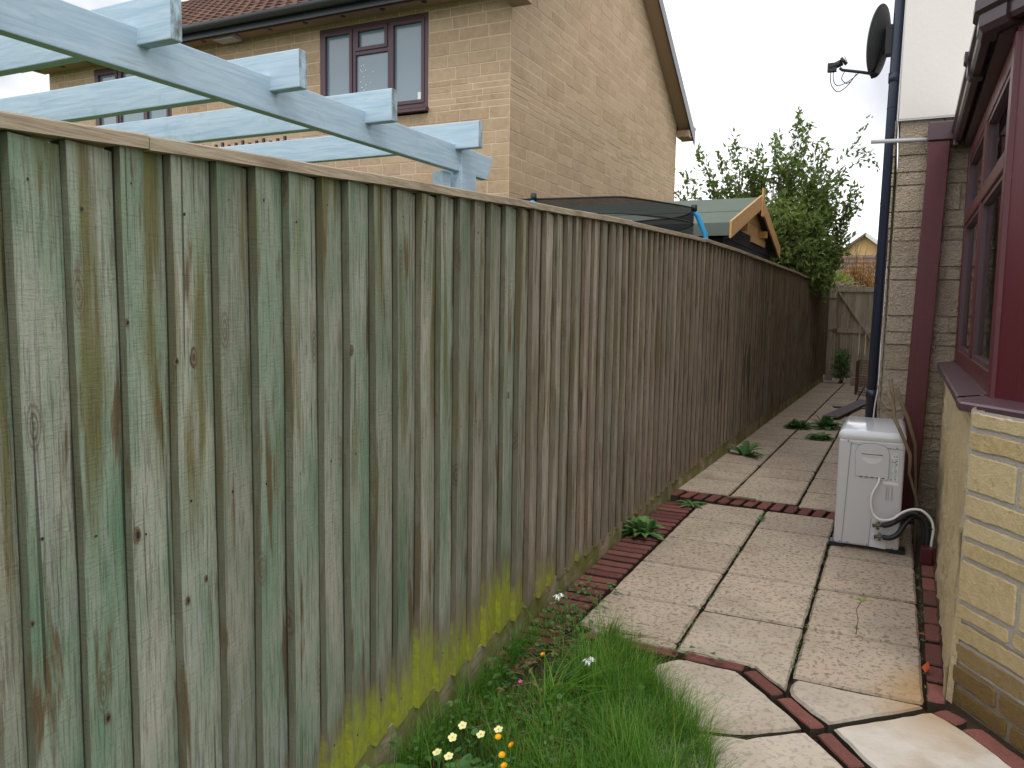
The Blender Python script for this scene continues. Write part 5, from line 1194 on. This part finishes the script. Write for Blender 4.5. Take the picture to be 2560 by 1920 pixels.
b = MB(); pp = V(-1.008, 2.175, .06); petals(b, pp, V(0, -.3, 1).normalized(), 5, .008, 0, .6, .3); b.tube([V(-1.008, 2.175, -.01), pp], .001, 4, 1); tag(b.build('pink_flower', [PINKP, LEAFW], weld=False), 'tiny pink flower in the weeds beside the strap leaves', 'flower')
b = MB()
for k in range(34):                                            # thin dark stems over the slabs' edge
    y_ = R.uniform(2.3, 2.9); blade(b, V(bx_(y_) + R.uniform(-.03, .02), y_, -.01), R.gauss(.5, .8), R.uniform(.10, .17), .0012, R.uniform(.1, .6), (0, .6, 0, 1), 6)
b.build('x', GRS, weld=False); bpy.data.objects['x'].name = 'dry_stems'; tag(bpy.data.objects['dry_stems'], 'thin dry grass stems leaning over the slab edge', 'stems', kind='stuff')
b = MB(); pts = [(-.60, 2.76, .01), (-.54, 2.74, .02), (-.50, 2.73, .012), (-.44, 2.74, .018)]; b.tube(pts, .0012, 4, 1)
for k, p in enumerate([(-.62, 2.74, .015), (-.585, 2.78, .02), (-.53, 2.76, .022), (-.475, 2.73, .018), (-.66, 2.75, .012)]): leaf(b, V(*p), V(.5 * (-1) ** k, -.8, .3), V(0, 0, 1), .038, .030, (.4, 0, 0, 1))
tag(b.build('ivy_runner', [IVY, BARK], weld=False), 'ivy runner creeping over the curved brick edge onto the slabs', 'plant')
# moss and weeds in the joints
b = MB()
def tuft(x, y, n=5, s=.02):
    for k in range(n): a = R.uniform(0, 6.28); leaf(b, V(x + R.gauss(0, .008), y + R.gauss(0, .008), -.004), V(math.cos(a), math.sin(a), R.uniform(.2, 1)), V(0, 0, 1), s * R.uniform(.4, 1.1), s * .4, (R.random(), .5 * (R.random() < .3), 0, 1))
for k in range(420):
    q = R.random(); y_ = 2.8 + 11.5 * R.random() ** 1.6
    if q < .4: x_ = (X1 if y_ < 5 else XA(y_))
    elif q < .75: x_ = (X2 if y_ < 5 else XB(y_))
    elif q < .9: x_ = fx(y_) + .05
    else: x_ = .165; y_ = R.uniform(2.8, 4.3)
    tuft(x_, y_, R.randint(1, 4), .014)
tag(b.build('joint_moss', IVY, weld=False), 'moss and tiny weeds growing in the paving joints', 'moss', kind='stuff')

# ------------------------------------------------------------------ far houses beyond the gate
def far_house(name, x0, x1, y0, y1, ze, zr, gable_x, label, wall=FARW):
    e = empty(name, ((x0 + x1) / 2, y0, 0), label, 'house'); b = MB(); b.box((x0, y0, 0), (x1, y1, ze))
    if gable_x: xm = (x0 + x1) / 2; b.face([V(x0, y0, ze), V(x1, y0, ze), V(xm, y0, zr)]); b.face([V(x0, y1, ze), V(xm, y1, zr), V(x1, y1, ze)])
    b.build('wall', wall, e); b = MB()
    if gable_x:
        xm = (x0 + x1) / 2
        for s_ in (-1, 1):
            xe = xm + s_ * ((x1 - x0) / 2 + .25); ze_ = ze - .25 * (zr - ze) / ((x1 - x0) / 2)
            b.hexa([V(xe, y0 - .2, ze_), V(xm, y0 - .2, zr), V(xm, y1 + .2, zr), V(xe, y1 + .2, ze_)], [V(xe, y0 - .2, ze_ + .12), V(xm, y0 - .2, zr + .12), V(xm, y1 + .2, zr + .12), V(xe, y1 + .2, ze_ + .12)])
    else:
        ym = (y0 + y1) / 2
        for ya in (y0 - .25, y1 + .25):
            n = 9
            for i in range(n):
                t0, t1 = i / n, (i + 1) / n; b.hexa([V(x0 - .2, lerp(ya, ym, t0), lerp(ze - .1, zr, t0)), V(x1 + .2, lerp(ya, ym, t0), lerp(ze - .1, zr, t0)), V(x1 + .2, lerp(ya, ym, t1), lerp(ze - .1, zr, t1) - .06), V(x0 - .2, lerp(ya, ym, t1), lerp(ze - .1, zr, t1) - .06)],
                                                  [V(x0 - .2, lerp(ya, ym, t0), lerp(ze - .1, zr, t0) + .1), V(x1 + .2, lerp(ya, ym, t0), lerp(ze - .1, zr, t0) + .1), V(x1 + .2, lerp(ya, ym, t1), lerp(ze - .1, zr, t1) + .03), V(x0 - .2, lerp(ya, ym, t1), lerp(ze - .1, zr, t1) + .03)])
    b.build('roof', FAROOF, e)
    return e
h1 = far_house('far_house', -3.6, 1.0, 36, 42, 2.6, 4.35, True, 'yellow brick gabled house far beyond the gate')
b = MB(); b.hexa([V(-1.3, 35.78, 4.30), V(-1.18, 35.78, 4.30), V(1.1, 35.78, 2.56), V(1.0, 35.78, 2.56)], [V(-1.3, 35.76, 4.42), V(-1.2, 35.76, 4.42), V(1.2, 35.76, 2.62), V(1.1, 35.76, 2.62)]); b.build('verge_board', WHT, h1)
far_house('far_house', -3.4, -.75, 27, 30, 1.7, 3.05, False, 'low house with brown tiled roof just beyond the shrubs')
far_house('far_house', -.95, 1.8, 24.5, 26.5, 1.75, 2.35, True, 'small cream outbuilding seen beside the drainpipe', FARC)
b = MB()
for k in range(26): b.tube([(-1.5 + R.gauss(0, .25), 16.4, 1.45 + R.uniform(0, .3)), (-1.0 + R.gauss(0, .2), 16.2, 1.75 + R.gauss(0, .06))], .012, 4)
tag(b.build('dead_branches', m_plain('pale_cut_wood', (.5, .42, .36), .8), weld=False), 'pale cut branches heaped behind the fence corner by the gate', 'branches')
